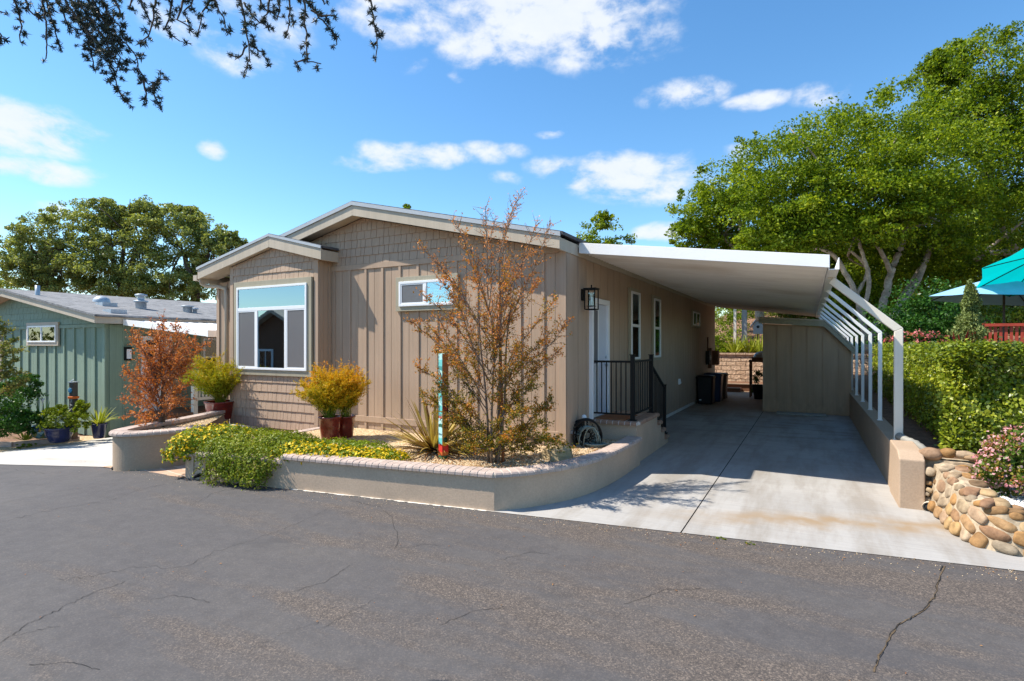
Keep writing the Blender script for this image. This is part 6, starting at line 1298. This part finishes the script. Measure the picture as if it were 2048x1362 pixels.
q = A3(52, 880, 13.6); SL_ = thing('lily_plant', 'small yellow-green strap plant at the edge of the dark bed', 'plant', q); straps(SL_, q, 36, .4, .03, 19, M['straw'], (.3, 1.3), 1.5)
for k, (px, py) in enumerate(((40, 898), (62, 888))): q = at(px, py, 13.1); q.z = -.46; bush('ground_plant', ['small low grey-green plant on the soil, nearer the edging', 'small low green plant on the soil, nearer the blue pots'][k], 'plant', [((q.x, q.y, q.z+.04), (.12,.1,.06))], 8, 22, .04, M['cover'], 150+k)
for px, py in ((1443, 1078), (1500, 1088)): q = onZ(px, py, .004); bush('weed', 'tiny weed in the joint between road and driveway, '+('left' if px < 1480 else 'right')+' one', 'weed', [((q.x, q.y, .012), (.045,.02,.015))], 6, 12, .018, M['cover'], px)
# --- cedar boughs hanging from a tree whose trunk stands left of the camera
CD = thing('cedar_tree', 'dark needled cedar boughs hanging in from the top left', 'tree', (-6.6, -1.6, 0)); rg = random.Random(71); D2 = 3.05
PL = [[(25,-5),(38,23),(44,53),(40,84)],[(48,-5),(63,27),(80,36)],[(84,-8),(91,34),(93,69),(91,115)],[(92,0),(98,23),(110,57),(116,88),(124,103)],[(126,-8),(148,27),(171,57),(190,84),(213,114),(228,141),(234,171),(251,206)],[(168,-8),(198,30),(229,65),(251,88),(270,110),(282,145),(297,168),(322,160)],[(287,160),(293,206)],[(306,165),(314,206),(328,225)],[(165,50),(175,72),(183,114),(187,133)],[(200,-8),(215,25),(236,50),(247,80)],[(150,-8),(175,30),(205,70),(225,110),(245,140)],[(138,-5),(160,40),(180,80),(205,115)],[(180,-8),(206,40),(222,80),(240,115),(232,150)],
      [(314,-8),(305,46),(297,72),(274,88)],[(280,-5),(293,30),(305,50)],[(343,-8),(341,30),(331,57),(358,82)],[(368,-5),(362,18),(354,38),(388,57)],[(430,-8),(404,23),(398,65)],[(425,-8),(445,34),(455,65)],[(480,-8),(491,46),(497,88),(499,118),(486,152)],[(495,91),(478,114),(457,109)],[(488,5),(518,46),(548,57)],[(497,88),(525,103),(541,133)],[(579,-8),(579,42),(571,70)],[(608,-8),(611,38),(613,76),(615,122),(643,128)],[(613,118),(588,126)],[(602,-8),(640,34),(670,72),(674,88)],[(622,20),(648,32),(672,32)],[(555,-8),(560,22),(552,40)],[(741,-12),(746,42),(754,76),(752,122)],[(752,68),(766,72)],[(-4,20),(2,25)],[(-6,60),(4,70),(2,80)],[(540,-8),(535,25),(520,50)],[(640,-8),(650,10)],[(390,-8),(380,12),(368,20)],[(515,-8),(530,18),(560,35)],[(228,-8),(240,22),(236,34)],[(110,-6),(128,30),(140,60)],[(265,-8),(258,20)]]
mb = MB(); CP = []; CA = []; CS = []; TW = []
for li, pl_ in enumerate(PL):
    dep = D2+rg.uniform(-.18, .18); W3 = [at(x, y, dep) for x, y in pl_]; pts = [W3[0]]
    for a, b in zip(W3, W3[1:]):
        n_ = max(2, int((b-a).length/.022)); pts += [a.lerp(b, (k+1)/n_)+Vector((rg.gauss(0, .003), rg.gauss(0, .003), rg.gauss(0, .003))) for k in range(n_)]
    mb = MB(); mb.tube(pts, [lerp(.006, .0025, i/len(pts)) for i in range(len(pts))], 5, False); TW.append(mb); dense_ = li in (4, 5, 8, 9, 10, 11, 12)
    for i, p in enumerate(pts):
        for rep in range(2 if dense_ else 1):
            if rg.random() < (.95 if dense_ else .85):
                s = Vector((rg.uniform(-1, 1), rg.uniform(-1, 1), rg.uniform(-.8, .8)))*(.045 if dense_ else .026); c = p+s; mb.tube([p, c], .002, 3, False)
                sz_ = rg.uniform(.8, 1.35)
                for k in range(28): dv = Vector((rg.gauss(0, 1), rg.gauss(0, 1), rg.gauss(0, 1))).normalized(); e = c+dv*.011*sz_; CP.append(tuple(e)); CA.append(tuple(dv)); CS.append(.027*sz_)
limb = [Vector((-6.6, -1.6, -.3)), Vector((-6.5, -1.5, 2.5)), Vector((-6.3, -1.3, 4.6))]
bough = [Vector((-6.3, -1.3, 4.6)), at(-260, -190, 3.4), at(60, -110, 3.1), at(330, -75, 3.05), at(600, -75, 3.0), at(760, -60, 2.95)]
bo = [q for a, b in zip(bough, bough[1:]) for q in (a, a.lerp(b, .33), a.lerp(b, .66))]+[bough[-1]]
tr_ = MB(); tr_.tube(limb+[Vector((-6.4, -1.4, 9.0))], [.24, .21, .18, .06], 10); tr_.tube(bo, [lerp(.07, .012, i/len(bo)) for i in range(len(bo))], 8)
for pl_ in PL:
    x, y = pl_[0]
    if y < 3: tr_.tube([at(x-14, -85, 3.05), at(x, y, D2)], [.01, .006], 5)
part('trunk', tr_, M['trunkdk'], CD); [part('twig', q, M['trunkdk'], CD) for q in TW]; leafpart('needles', CP, CS, M['needle'], CD, axis=CA, jit=.05, asp=.15, up=0)
